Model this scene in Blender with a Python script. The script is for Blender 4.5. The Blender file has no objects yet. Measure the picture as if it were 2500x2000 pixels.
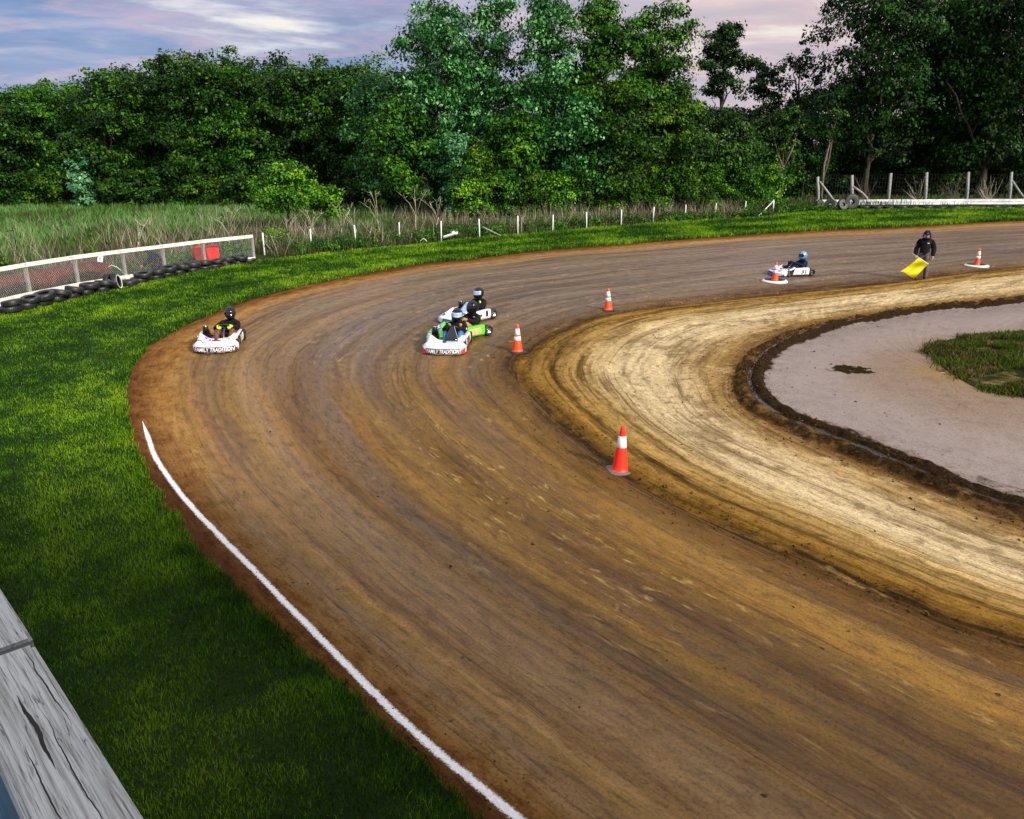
import bpy, bmesh, math, random
import numpy as np
from mathutils import Vector, Matrix, Euler

# ------------------------------------------------------------------ camera, sky, sun, exposure
SC = bpy.context.scene
COL = SC.collection
F_PX, CXP, CYP, HZP, CAM_H = 1950.0, 1250.0, 1000.0, 363.0, 4.7
PITCH = math.atan((CYP - HZP) / F_PX)
cam_d = bpy.data.cameras.new('camera')
cam = bpy.data.objects.new('camera', cam_d)
COL.objects.link(cam)
cam.location = (0, 0, CAM_H)
cam.rotation_euler = (math.pi / 2 - PITCH, 0, 0)
cam_d.sensor_width = 36.0
cam_d.lens = F_PX / 2500.0 * 36.0
cam_d.clip_start = 0.05
cam_d.clip_end = 3000
SC.camera = cam

SC.view_settings.view_transform = 'Standard'
SC.view_settings.look = 'None'
SC.view_settings.gamma = 1.0
SC.view_settings.use_curve_mapping = False
SC.view_settings.exposure = 0.50
SC.render.engine = 'CYCLES'
SC.cycles.max_bounces = 6
SC.cycles.diffuse_bounces = 2
SC.cycles.glossy_bounces = 2
SC.cycles.transparent_max_bounces = 8
SC.cycles.use_denoising = True

SUN_EL, SUN_AZ = math.radians(29), math.radians(134)   # azimuth clockwise from +Y
sun_d = bpy.data.lights.new('sun', 'SUN')
sun = bpy.data.objects.new('sun', sun_d)
COL.objects.link(sun)
sun_d.energy = 4.2
sun_d.angle = math.radians(7)
sun_d.color = (1.0, 0.9, 0.76)
sdir = Vector((math.sin(SUN_AZ) * math.cos(SUN_EL), math.cos(SUN_AZ) * math.cos(SUN_EL), math.sin(SUN_EL)))
sun.rotation_euler = sdir.to_track_quat('Z', 'Y').to_euler()
sun.location = (30, -10, 30)


class N:
    """small node-tree helper"""
    def __init__(s, tree):
        s.t = tree

    def new(s, typ, **kw):
        n = s.t.nodes.new(typ)
        for k, v in kw.items():
            if k in n.inputs.keys():
                s.put(n.inputs[k], v)
            else:
                setattr(n, k, v)
        return n

    def put(s, sock, v):
        if isinstance(v, bpy.types.NodeSocket):
            s.t.links.new(v, sock)
        else:
            sock.default_value = v

    def math(s, op, a, b=0.0, clamp=False):
        n = s.t.nodes.new('ShaderNodeMath')
        n.operation = op
        n.use_clamp = clamp
        s.put(n.inputs[0], a)
        s.put(n.inputs[1], b)
        return n.outputs[0]

    def noise(s, vec, scale, detail=4, rough=0.55, dist=0.0, out='Fac'):
        n = s.t.nodes.new('ShaderNodeTexNoise')
        if vec is not None:
            s.put(n.inputs['Vector'], vec)
        n.inputs['Scale'].default_value = scale
        n.inputs['Detail'].default_value = detail
        n.inputs['Roughness'].default_value = rough
        n.inputs['Distortion'].default_value = dist
        return n.outputs[out]

    def ramp(s, fac, stops, interp='LINEAR'):
        n = s.t.nodes.new('ShaderNodeValToRGB')
        cr = n.color_ramp
        cr.interpolation = interp
        while len(cr.elements) < len(stops):
            cr.elements.new(0.5)
        for e, (p, c) in zip(cr.elements, stops):
            e.position = p
            e.color = (c, c, c, 1) if isinstance(c, (int, float)) else (*c[:3], 1)
        s.put(n.inputs[0], fac)
        return n.outputs[0]

    def mix(s, fac, a, b, mode='MIX'):
        n = s.t.nodes.new('ShaderNodeMix')
        n.data_type = 'RGBA'
        n.blend_type = mode
        n.clamp_factor = True
        s.put(n.inputs[0], fac)
        for sock, v in ((n.inputs[6], a), (n.inputs[7], b)):
            if not isinstance(v, bpy.types.NodeSocket):
                v = (*v[:3], 1) if not isinstance(v, (int, float)) else (v, v, v, 1)
            s.put(sock, v)
        return n.outputs[2]

    def comb(s, x, y, z):
        n = s.t.nodes.new('ShaderNodeCombineXYZ')
        for i, v in enumerate((x, y, z)):
            s.put(n.inputs[i], v)
        return n.outputs[0]

    def sep(s, v):
        n = s.t.nodes.new('ShaderNodeSeparateXYZ')
        s.put(n.inputs[0], v)
        return n.outputs

    def attr(s, name, out='Fac'):
        n = s.t.nodes.new('ShaderNodeAttribute')
        n.attribute_name = name
        return n.outputs[out]

    def coord(s, out='Object'):
        return s.t.nodes.new('ShaderNodeTexCoord').outputs[out]

    def bump(s, h, strength=0.3, dist=0.02):
        n = s.t.nodes.new('ShaderNodeBump')
        s.put(n.inputs['Height'], h)
        n.inputs['Strength'].default_value = strength
        n.inputs['Distance'].default_value = dist
        return n.outputs[0]


# world: Nishita sky with a broken evening cloud deck
world = bpy.data.worlds.new('World')
SC.world = world
world.use_nodes = True
wt = world.node_tree
wt.nodes.clear()
w = N(wt)
sky = w.new('ShaderNodeTexSky', sky_type='NISHITA', sun_disc=False)
sky.sun_elevation = SUN_EL
sky.sun_rotation = SUN_AZ
bg1 = w.new('ShaderNodeBackground', Color=sky.outputs[0], Strength=0.09)
d = w.coord('Generated')
sx, sy, sz = w.sep(d)
zc = w.math('ADD', w.math('MAXIMUM', sz, 0.0), 0.10)
px_ = w.math('DIVIDE', sx, zc)
py_ = w.math('DIVIDE', sy, zc)
cp = w.comb(w.math('MULTIPLY', px_, 0.62), w.math('MULTIPLY', py_, 1.0), 3.7)
n1 = w.noise(cp, 1.0, 9, 0.60, 0.35)
n2 = w.noise(w.comb(w.math('MULTIPLY', px_, 0.8), py_, 11.3), 1.9, 6, 0.55, 0.4)
base = w.ramp(n2, [(0.32, (0.120, 0.22, 0.46)), (0.50, (0.22, 0.31, 0.56)), (0.68, (0.46, 0.46, 0.66))])
# warm, pinker cloud towards the sunset side (+X)
warm = w.ramp(w.math('ADD', w.math('MULTIPLY', sx, 1.0), 0.5), [(0.36, 0.0), (0.74, 1.0)])
base = w.mix(warm, base, w.ramp(n2, [(0.3, (0.50, 0.46, 0.54)), (0.55, (0.78, 0.62, 0.62)), (0.72, (1.0, 0.74, 0.64))]))
low = w.ramp(sz, [(0.0, 1.0), (0.13, 0.0)])
base = w.mix(w.math('MULTIPLY', low, 0.5), base, (0.46, 0.50, 0.72))
hole = w.math('MULTIPLY', w.ramp(n1, [(0.55, 0.0), (0.66, 1.0)]), w.ramp(n2, [(.38, .25), (.56, 1.0)]))
pk = w.ramp(n1, [(0.455, 0.0), (0.52, 0.45), (0.60, 0.0)])
base = w.mix(pk, base, (0.72, 0.50, 0.58))
cl = w.mix(hole, base, (1.0, 0.94, 0.86))
top = w.ramp(sz, [(0.16, 1.0), (0.5, 1.9)])
bright = w.ramp(sz, [(0.15, 0.0), (0.55, 1.0)])
cl = w.mix(bright, cl, (0.95, 0.93, 0.98))
bg2 = w.new('ShaderNodeBackground', Color=cl)
w.put(bg2.inputs['Strength'], w.math('ADD', 0.70, w.math('MULTIPLY', bright, 0.10)))
add = w.new('ShaderNodeMixShader')
add.inputs[0].default_value = 0.88
wt.links.new(bg1.outputs[0], add.inputs[1])
wt.links.new(bg2.outputs[0], add.inputs[2])
wo = w.new('ShaderNodeOutputWorld')
wt.links.new(add.outputs[0], wo.inputs[0])


# ------------------------------------------------------------------ generic helpers
def gpt(x, y, z=0.0):
    """photo pixel (2500 wide) -> point on the horizontal plane z"""
    dx = (x - CXP) / F_PX
    dy = -(y - CYP) / F_PX
    dr = (dx, math.cos(PITCH) + dy * math.sin(PITCH), -math.sin(PITCH) + dy * math.cos(PITCH))
    t = (z - CAM_H) / dr[2]
    return (dr[0] * t, dr[1] * t)


K = 2500 / 2156


def project(P):
    """world points -> photo pixel (2500 wide) + depth"""
    P = np.asarray(P, float)
    zz = P[..., 2] - CAM_H
    dep = P[..., 1] * math.cos(PITCH) - zz * math.sin(PITCH)
    up = P[..., 1] * math.sin(PITCH) + zz * math.cos(PITCH)
    return CXP + F_PX * P[..., 0] / dep, CYP - F_PX * up / dep, dep


def base_x(px, Y):
    return (px - CXP) / F_PX * (Y * math.cos(PITCH) + CAM_H * math.sin(PITCH))


def top_z(Y, py):
    r = (CYP - py) / F_PX
    # up/dep = r
    c, s = math.cos(PITCH), math.sin(PITCH)
    return CAM_H + Y * (r * c - s) / (c + r * s)


def tag(o, label=None, cat=None, group=None, kind=None):
    if label:
        o['label'] = label
    if cat:
        o['category'] = cat
    if group:
        o['group'] = group
    if kind:
        o['kind'] = kind
    return o


def thing(name, label, cat, loc=(0, 0, 0), rz=0.0, group=None):
    o = bpy.data.objects.new(name, None)
    COL.objects.link(o)
    o.empty_display_size = 0.2
    o.location = loc
    o.rotation_euler = (0, 0, rz)
    return tag(o, label, cat, group)


def link(name, me, parent=None, mat=None):
    o = bpy.data.objects.new(name, me)
    COL.objects.link(o)
    if parent is not None:
        o.parent = parent
    if mat is not None and not me.materials:
        me.materials.append(mat)
    return o


def dup(root, loc, rz, label, group=None, rot=None):
    r = root.copy()
    COL.objects.link(r)
    r.location = loc
    r.rotation_euler = rot if rot else (0, 0, rz)
    r['label'] = label
    if group:
        r['group'] = group
    for ch in list(root.children):
        c = ch.copy()
        COL.objects.link(c)
        c.parent = r
        for g in list(ch.children):
            e = g.copy()
            COL.objects.link(e)
            e.parent = c
    return r


class MB:
    """collects shapes into one mesh"""
    def __init__(s):
        s.v, s.f = [], []

    def add(s, vs, fs):
        o = len(s.v)
        s.v += [tuple(p) for p in vs]
        s.f += [tuple(i + o for i in f) for f in fs]
        return s

    def box(s, c, size, M=None):
        x, y, z = (q / 2 for q in size)
        vs = [Vector((a * x, b * y, e * z)) for a in (-1, 1) for b in (-1, 1) for e in (-1, 1)]
        if M is not None:
            vs = [M @ p for p in vs]
        vs = [p + Vector(c) for p in vs]
        return s.add(vs, [(0, 1, 3, 2), (4, 6, 7, 5), (0, 4, 5, 1), (2, 3, 7, 6), (0, 2, 6, 4), (1, 5, 7, 3)])

    def bar(s, a, b, wdt, hgt, up=(0, 0, 1)):
        """rectangular bar from a to b"""
        a, b = Vector(a), Vector(b)
        d = (b - a)
        L = d.length
        d.normalize()
        side = d.cross(Vector(up))
        if side.length < 1e-4:
            side = d.cross(Vector((0, 1, 0)))
        side.normalize()
        u = side.cross(d)
        vs = []
        for p in (a, b):
            for i, j in ((-1, -1), (1, -1), (1, 1), (-1, 1)):
                vs.append(p + side * (i * wdt / 2) + u * (j * hgt / 2))
        return s.add(vs, [(0, 3, 2, 1), (4, 5, 6, 7), (0, 1, 5, 4), (1, 2, 6, 5), (2, 3, 7, 6), (3, 0, 4, 7)])

    def tube(s, pts, rad, n=8, cap=True, closed=False):
        pts = [Vector(p) for p in pts]
        m = len(pts)
        rs = rad if isinstance(rad, (list, tuple)) else [rad] * m
        prev = None
        vs, fs = [], []
        for i, p in enumerate(pts):
            if closed:
                d = pts[(i + 1) % m] - pts[i - 1]
            else:
                d = pts[min(i + 1, m - 1)] - pts[max(i - 1, 0)]
            d.normalize()
            if prev is None:
                a = d.cross(Vector((0, 0, 1)))
                if a.length < 1e-3:
                    a = d.cross(Vector((1, 0, 0)))
            else:
                a = prev - d * prev.dot(d)
            a.normalize()
            prev = a.copy()
            b = d.cross(a)
            for k in range(n):
                t = 2 * math.pi * k / n
                vs.append(p + a * (math.cos(t) * rs[i]) + b * (math.sin(t) * rs[i]))
        for i in range(m if closed else m - 1):
            j = (i + 1) % m
            for k in range(n):
                q = (k + 1) % n
                fs.append((i * n + k, i * n + q, j * n + q, j * n + k))
        if cap and not closed:
            fs.append(tuple(range(n))[::-1])
            fs.append(tuple((m - 1) * n + k for k in range(n)))
        return s.add(vs, fs)

    def lathe(s, prof, n=24, M=None, closed=False):
        """prof: list of (r, z); revolve round z"""
        vs, fs = [], []
        for r, z in prof:
            for k in range(n):
                t = 2 * math.pi * k / n
                p = Vector((r * math.cos(t), r * math.sin(t), z))
                vs.append(M @ p if M is not None else p)
        m = len(prof)
        for i in range(m if closed else m - 1):
            j = (i + 1) % m
            for k in range(n):
                q = (k + 1) % n
                fs.append((i * n + k, i * n + q, j * n + q, j * n + k))
        return s.add(vs, fs)

    def ball(s, c, r, nu=12, nv=8, M=None):
        prof = [(math.sin(math.pi * i / nv), -math.cos(math.pi * i / nv)) for i in range(nv + 1)]
        prof[0] = (0.02, -1)
        prof[-1] = (0.02, 1)
        rr = r if isinstance(r, (tuple, list)) else (r, r, r)
        T = Matrix.Translation(Vector(c)) @ (M if M is not None else Matrix.Identity(4)) @ Matrix.Diagonal((*rr, 1))
        return s.lathe(prof, nu, T)

    def grid(s, fn, nu, nv):
        vs = [fn(i / nu, j / nv) for i in range(nu + 1) for j in range(nv + 1)]
        W = nv + 1
        fs = [(i * W + j, (i + 1) * W + j, (i + 1) * W + j + 1, i * W + j + 1) for i in range(nu) for j in range(nv)]
        return s.add(vs, fs)

    def build(s, name, mat, parent=None, smooth=False, bevel=0.0, solid=0.0):
        me = bpy.data.meshes.new(name)
        me.from_pydata(s.v, [], s.f)
        if bevel or solid or smooth:
            bm = bmesh.new()
            bm.from_mesh(me)
            if bevel:
                bmesh.ops.bevel(bm, geom=bm.edges[:], offset=bevel, segments=2, affect='EDGES', clamp_overlap=True)
            bmesh.ops.recalc_face_normals(bm, faces=bm.faces[:])
            if solid:
                bmesh.ops.solidify(bm, geom=bm.faces[:], thickness=solid)
            bm.to_mesh(me)
            bm.free()
        if smooth:
            sm(me)
        me.materials.append(mat)
        return link(name, me, parent)


def sm(me, angle=None):
    me.polygons.foreach_set('use_smooth', np.ones(len(me.polygons), bool))
    if angle is not None:
        me.set_sharp_from_angle(angle=angle)


def raw_mesh(name, V, nper, mat, attrs=None, parent=None):
    """big mesh of equal polygons, nper vertices each, from an (N*nper,3) array"""
    V = np.ascontiguousarray(V, np.float32)
    nv = len(V)
    nf = nv // nper
    me = bpy.data.meshes.new(name)
    me.vertices.add(nv)
    me.vertices.foreach_set('co', V.ravel())
    me.loops.add(nv)
    me.loops.foreach_set('vertex_index', np.arange(nv, dtype=np.int32))
    me.polygons.add(nf)
    me.polygons.foreach_set('loop_start', np.arange(0, nv, nper, dtype=np.int32))
    me.polygons.foreach_set('loop_total', np.full(nf, nper, np.int32))
    for k, a in (attrs or {}).items():
        at = me.attributes.new(k, 'FLOAT', 'POINT')
        at.data.foreach_set('value', np.ascontiguousarray(a, np.float32))
    me.update(calc_edges=True)
    me.materials.append(mat)
    return link(name, me, parent)


def grid_mesh(name, P, mat, attrs=None, uv=None, closed_u=False, smooth=True, parent=None):
    """P: (nu,nv,3) array of points -> quad grid"""
    nu, nv = P.shape[:2]
    me = bpy.data.meshes.new(name)
    me.vertices.add(nu * nv)
    me.vertices.foreach_set('co', np.ascontiguousarray(P, np.float32).ravel())
    I = np.arange(nu if closed_u else nu - 1)
    J = np.arange(nv - 1)
    ii, jj = np.meshgrid(I, J, indexing='ij')
    i2 = (ii + 1) % nu
    quads = np.stack([ii * nv + jj, ii * nv + jj + 1, i2 * nv + jj + 1, i2 * nv + jj], -1).reshape(-1, 4)
    nf = len(quads)
    me.loops.add(nf * 4)
    me.loops.foreach_set('vertex_index', quads.astype(np.int32).ravel())
    me.polygons.add(nf)
    me.polygons.foreach_set('loop_start', np.arange(0, nf * 4, 4, dtype=np.int32))
    me.polygons.foreach_set('loop_total', np.full(nf, 4, np.int32))
    for k, a in (attrs or {}).items():
        at = me.attributes.new(k, 'FLOAT', 'POINT')
        at.data.foreach_set('value', np.ascontiguousarray(a, np.float32).ravel())
    me.update(calc_edges=True)
    if smooth:
        sm(me)
    me.materials.append(mat)
    return link(name, me, parent)


_rs = np.random.RandomState(5)
_NT = _rs.rand(256, 256)


def vnoise(x, y):
    """smooth 2D value noise 0..1 (numpy)"""
    x = np.asarray(x, float)
    y = np.asarray(y, float)
    xi, yi = np.floor(x).astype(int), np.floor(y).astype(int)
    fx, fy = x - xi, y - yi
    fx, fy = fx * fx * (3 - 2 * fx), fy * fy * (3 - 2 * fy)
    a = _NT[xi & 255, yi & 255]
    b = _NT[(xi + 1) & 255, yi & 255]
    c = _NT[xi & 255, (yi + 1) & 255]
    e = _NT[(xi + 1) & 255, (yi + 1) & 255]
    return (a * (1 - fx) + b * fx) * (1 - fy) + (c * (1 - fx) + e * fx) * fy


def fnoise(x, y, o=4):
    r, a, t = 0, 1, 0
    for _ in range(o):
        r = r + a * vnoise(x, y)
        t += a
        a *= .5
        x, y = x * 2.03 + 7.1, y * 2.03 + 3.3
    return r / t


def noun(n, s):
    return n


# ------------------------------------------------------------------ materials
def mat_plain(name, col, rough=0.6, metal=0.0, var=0.15, scale=8.0, bump=0.0, spec=0.5, coat=0.0):
    m = bpy.data.materials.new(name)
    m.use_nodes = True
    n = N(m.node_tree)
    b = m.node_tree.nodes['Principled BSDF']
    f = n.noise(n.coord(), scale, 4, 0.6)
    c2 = tuple(max(0, q * (1 - var * 2)) for q in col)
    c1 = tuple(min(1, q * (1 + var * .6)) for q in col)
    n.put(b.inputs['Base Color'], n.ramp(f, [(0.3, c2), (0.65, c1)]))
    n.put(b.inputs['Roughness'], n.ramp(n.noise(n.coord(), scale * 2.3, 3), [(0.3, max(.05, rough - .1)), (0.7, min(1, rough + .1))]))
    b.inputs['Metallic'].default_value = metal
    b.inputs['Specular IOR Level'].default_value = spec
    b.inputs['Coat Weight'].default_value = coat
    if bump:
        n.put(b.inputs['Normal'], n.bump(n.noise(n.coord(), scale * 4, 4), bump, 0.01))
    return m


def mat_dirty(name, col, dirt, amount=0.5, rough=0.35, scale=5.0, zfade=None):
    """paint with mud specks and smears (zfade: spatter thicker near the bottom, a real mark)"""
    m = bpy.data.materials.new(name)
    m.use_nodes = True
    n = N(m.node_tree)
    b = m.node_tree.nodes['Principled BSDF']
    co = n.coord()
    f = n.noise(co, scale, 6, 0.7)
    if zfade:
        z = n.sep(co)[2]
        f = n.math('ADD', f, n.ramp(z, [(zfade[0], 0.22), (zfade[1], 0.0)]))
    mask = n.ramp(f, [(0.72 - amount * .3, 0.0), (0.80 - amount * .2, 1.0)])
    n.put(b.inputs['Base Color'], n.mix(mask, col, dirt))
    n.put(b.inputs['Roughness'], n.mix(mask, (rough,) * 3, (.85,) * 3))
    return m


def mat_leaf(name, c_dark, c_mid, c_light, rough=0.45, trans=0.25, spec=0.5, under=None):
    m = bpy.data.materials.new(name)
    m.use_nodes = True
    n = N(m.node_tree)
    b = m.node_tree.nodes['Principled BSDF']
    col = n.ramp(n.attr('shade'), [(0.12, c_dark), (0.55, c_mid), (1.0, c_light)])
    if under is not None:
        g = n.new('ShaderNodeNewGeometry')
        col = n.mix(g.outputs['Backfacing'], col, under)
    n.put(b.inputs['Base Color'], col)
    b.inputs['Roughness'].default_value = rough
    b.inputs['Specular IOR Level'].default_value = spec
    if trans:
        tr = n.new('ShaderNodeBsdfTranslucent')
        n.put(tr.inputs['Color'], col)
        mx = n.new('ShaderNodeMixShader')
        mx.inputs[0].default_value = trans
        m.node_tree.links.new(b.outputs[0], mx.inputs[1])
        m.node_tree.links.new(tr.outputs[0], mx.inputs[2])
        out = m.node_tree.nodes['Material Output']
        m.node_tree.links.new(mx.outputs[0], out.inputs['Surface'])
    return m


M = {}
M['rubber'] = mat_plain('tyre_rubber', (0.012, 0.013, 0.015), 0.55, var=.3, scale=14, bump=.3)
M['old_rubber'] = mat_dirty('weathered_tyre_rubber', (0.011, 0.012, 0.015), (0.13, 0.14, 0.14), .30, .45, 5)
M['tyre_white'] = mat_dirty('white_painted_rubber', (0.72, 0.72, 0.68), (0.10, 0.09, 0.07), .35, .6, 6)
M['black'] = mat_plain('black_plastic', (0.012, 0.012, 0.014), 0.4, var=.2)
M['steel'] = mat_plain('grey_steel', (0.35, 0.36, 0.38), 0.35, .9, var=.2)
M['chrome'] = mat_plain('bright_metal', (0.75, 0.77, 0.8), 0.2, 1.0, var=.1)
M['white_paint'] = mat_dirty('white_bodywork', (0.72, 0.72, 0.76), (0.10, 0.06, 0.035), .28, .3, 9, (0.03, .14))
M['muddy_white'] = mat_dirty('muddy_white_bodywork', (0.72, 0.64, 0.69), (0.03, 0.025, 0.03), .38, .35, 9, (0.03, .16))
M['silver_paint'] = mat_dirty('silver_white_bodywork', (0.52, 0.60, 0.72), (0.12, 0.08, 0.05), .20, .25, 9, (0.03, .10))
M['green_paint'] = mat_dirty('lime_green_bodywork', (0.10, 0.62, 0.02), (0.08, 0.05, 0.025), .15, .25, 9, (0.03, .12))
M['blue_paint'] = mat_plain('blue_graphic', (0.02, 0.10, 0.36), .4)
M['red_paint'] = mat_plain('red_graphic', (0.62, 0.012, 0.015), .35)
M['violet'] = mat_plain('violet_graphic', (0.09, 0.02, 0.55), .4)
M['dark_graphic'] = mat_plain('dark_graphic', (0.02, 0.018, 0.035), .4)
M['maroon'] = mat_plain('maroon_graphic', (0.16, 0.02, 0.03), .4)
M['yellow_graphic'] = mat_plain('yellow_graphic', (0.75, 0.55, 0.03), .4)
M['tan_graphic'] = mat_plain('tan_graphic', (0.55, 0.45, 0.22), .5)
M['letter_white'] = mat_plain('white_lettering', (0.8, 0.78, 0.8), .5, var=.1)
M['cone'] = mat_dirty('cone_orange', (0.85, 0.07, 0.008), (0.20, 0.06, 0.02), .30, .5, 9)
M['cone_red'] = mat_dirty('cone_red_orange', (0.85, 0.028, 0.008), (0.13, 0.035, 0.015), .30, .5, 9)
M['collar'] = mat_plain('reflective_collar', (0.86, 0.86, 0.88), .3, var=.05)
M['cone_base'] = mat_dirty('cone_base_rubber', (0.022, 0.024, 0.024), (0.11, 0.10, 0.08), .3, .7, 9)
M['cone_base_grey'] = mat_dirty('grey_cone_base', (0.11, 0.12, 0.11), (0.17, 0.13, 0.07), .5, .7, 8)
M['skin'] = mat_plain('skin', (0.52, 0.24, 0.16), .5, var=.1)
M['face_red'] = mat_plain('ruddy_skin', (0.60, 0.20, 0.13), .5, var=.15)
M['cloth_black'] = mat_plain('black_cloth', (0.008, 0.008, 0.010), .9, var=.3, bump=.2, spec=.2)
M['cloth_navy'] = mat_plain('navy_cloth', (0.006, 0.012, 0.036), .85, var=.3, bump=.2, spec=.2)
M['denim'] = mat_plain('blue_denim', (0.035, 0.15, 0.42), .8, var=.25, scale=12, bump=.2)
M['grey_trousers'] = mat_plain('grey_trousers', (0.11, 0.095, 0.095), .85, var=.3, scale=9)
M['brown_check'] = mat_plain('brown_cloth', (0.13, 0.055, 0.045), .8, var=.6, scale=24)
M['boot'] = mat_plain('dark_boot', (0.03, 0.018, 0.012), .6)
M['lime'] = mat_plain('lime_glove', (0.50, 0.75, 0.01), .5)
M['tan'] = mat_plain('tan_glove', (0.36, 0.21, 0.09), .7)
M['helmet_black'] = mat_plain('gloss_black_helmet', (0.004, 0.008, 0.016), .22, var=.2, spec=.35, coat=.15)
M['helmet_blue'] = mat_plain('pale_blue_helmet', (0.09, 0.30, 0.55), .25, coat=.4)
M['helmet_silver'] = mat_plain('silver_helmet', (0.45, 0.55, 0.66), .18, .3, coat=.5)
M['visor_dark'] = mat_plain('dark_visor', (0.004, 0.005, 0.007), .06, var=.1, coat=.5)
M['visor_light'] = mat_plain('sky_reflecting_visor', (0.45, 0.62, 0.85), .10, .5, var=.2)
M['white_cloth'] = mat_plain('white_cloth', (0.75, 0.75, 0.78), .8, var=.1)
M['blue_cloth'] = mat_plain('blue_cloth', (0.05, 0.22, 0.42), .85)
M['flag'] = mat_plain('yellow_flag_cloth', (0.86, 0.80, 0.005), .75, var=.06, scale=5)
M['red_plastic'] = mat_plain('red_plastic', (0.78, 0.008, 0.012), .4, var=.08)
M['white_plastic'] = mat_plain('white_plastic', (0.8, 0.8, 0.8), .4, var=.06)
M['terracotta'] = mat_plain('terracotta', (0.35, 0.09, 0.045), .8, var=.25)
M['rust'] = mat_dirty('rusty_steel', (0.085, 0.016, 0.010), (0.065, 0.032, 0.010), .75, .8, 2.2)
_n = N(M['rust'].node_tree)            # shade under the tank, painted as black arches on its lower half
_b = M['rust'].node_tree.nodes['Principled BSDF']
_old = _b.inputs['Base Color'].links[0].from_socket
_co = _n.coord()
_x, _y, _z = _n.sep(_co)
_arch = _n.math('ADD', .34, _n.math('MULTIPLY', _n.math('ABSOLUTE', _n.math('SINE', _n.math('MULTIPLY', _x, 1.15))), .30))
_d = _n.math('SUBTRACT', _n.math('ADD', _arch, _n.math('MULTIPLY', _n.math('SUBTRACT', _n.noise(_co, 5, 5), .5), .2)), _z)
_n.put(_b.inputs['Base Color'], _n.mix(_n.ramp(_d, [(.0, 0.0), (.06, 1.0)]), _old, (.008, .006, .005)))
M['white_post'] = mat_dirty('white_metal_post', (0.75, 0.78, 0.80), (0.12, 0.11, 0.10), .25, .5, 3)
M['galv'] = mat_plain('galvanised_wire', (0.55, 0.55, 0.53), .5, .0, var=.3)
M['dark_wire'] = mat_plain('dark_wire', (0.05, 0.05, 0.05), .6, .3)
M['bark'] = mat_plain('tree_bark', (0.045, 0.034, 0.024), .9, var=.4, scale=6, bump=.5)
M['pale_bark'] = mat_plain('pale_bark', (0.17, 0.135, 0.105), .9, var=.3, scale=6, bump=.4)
M['dead_wood'] = mat_plain('bleached_wood', (0.55, 0.49, 0.38), .9, var=.3, scale=9)
M['blue_board'] = mat_plain('blue_painted_board', (0.012, 0.13, 0.26), .6, var=.3, scale=6)
M['ditch'] = mat_plain('black_wet_soil', (0.006, 0.006, 0.005), .8, var=.4, scale=3, bump=.6)


SPLITS = [(-.70, -.525, -.0015, .0026), (-.82, -.58, .031, .0009), (-.60, -.40, -.018, .0009), (-.66, -.35, .012, .0008), (-.80, -.64, -.030, .0010)]


def mat_wood(name, light, dark, axis_scale=(1.6, 22, 22), crack=1.0, spots=0.5):
    m = bpy.data.materials.new(name)
    m.use_nodes = True
    n = N(m.node_tree)
    b = m.node_tree.nodes['Principled BSDF']
    co = n.coord()
    mp = n.new('ShaderNodeMapping')
    n.put(mp.inputs['Vector'], co)
    mp.inputs['Scale'].default_value = axis_scale
    v = mp.outputs[0]
    g1 = n.noise(v, 1.0, 8, 0.62, 0.6)
    g2 = n.noise(v, 3.2, 6, 0.6, 0.3)
    col = n.ramp(g1, [(0.30, dark), (0.44, tuple(.55 * q + .45 * p for q, p in zip(light, dark))), (0.56, light)])
    col = n.mix(n.ramp(g2, [(0.30, 0.8), (0.46, 0.0)]), col, tuple(q * .5 for q in dark))
    # dark check lines along the grain
    ck = n.noise(v, 0.9, 3, 0.4, 1.2)
    line = n.ramp(ck, [(0.484, 0.0), (0.497, 1.0), (0.505, 1.0), (0.517, 0.0)])
    line = n.math('MULTIPLY', line, n.ramp(n.noise(co, 4.0, 2), [(0.48, 0.0), (0.58, crack)]))
    col = n.mix(line, col, tuple(q * .18 for q in dark))
    sp = n.ramp(n.noise(v, 1.9, 3, .6), [(.62, 0.0), (.70, spots)])
    col = n.mix(sp, col, tuple(q * .4 for q in dark))
    if name == 'weathered_grey_wood':
        xx, yy, zz = n.sep(co)
        wig = n.math('MULTIPLY', n.math('SUBTRACT', n.noise(n.comb(n.math('MULTIPLY', xx, 9.0), 0.0, 2.0), 1.0, 3), .5), .018)
        for x0_, x1_, yc, wd_ in SPLITS:
            t_ = n.math('DIVIDE', n.math('SUBTRACT', xx, x0_), x1_ - x0_)
            env = n.math('MAXIMUM', n.math('MULTIPLY', n.math('MULTIPLY', t_, n.math('SUBTRACT', 1.0, t_)), 4.0), 0.0)
            dist_ = n.math('ABSOLUTE', n.math('SUBTRACT', n.math('SUBTRACT', yy, yc), wig))
            k_ = n.math('LESS_THAN', dist_, n.math('MULTIPLY', env, wd_))
            col = n.mix(k_, col, (.012, .010, .009))
    n.put(b.inputs['Base Color'], col)
    b.inputs['Roughness'].default_value = 0.85
    h = n.math('SUBTRACT', n.math('ADD', g1, n.math('MULTIPLY', g2, .4)), n.math('MULTIPLY', line, 2.0))
    n.put(b.inputs['Normal'], n.bump(h, .6, .006))
    return m


M['rail_wood'] = mat_wood('weathered_grey_wood', (0.52, 0.54, 0.53), (0.22, 0.21, 0.195), (4.5, 150, 150), .7, .8)
M['fence_wood'] = mat_wood('flaking_white_wood', (0.86, 0.83, 0.79), (0.50, 0.46, 0.40), (1, 5, 5), .4, .6)
M['post_wood'] = mat_wood('grey_post_wood', (0.34, 0.35, 0.34), (0.09, 0.09, 0.085), (9, 9, 1.2), .6, .8)
M['barrier_wood'] = mat_wood('white_barrier_board', (0.72, 0.78, 0.80), (0.40, 0.43, 0.44), (1, 5, 5), .5, .6)


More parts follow.
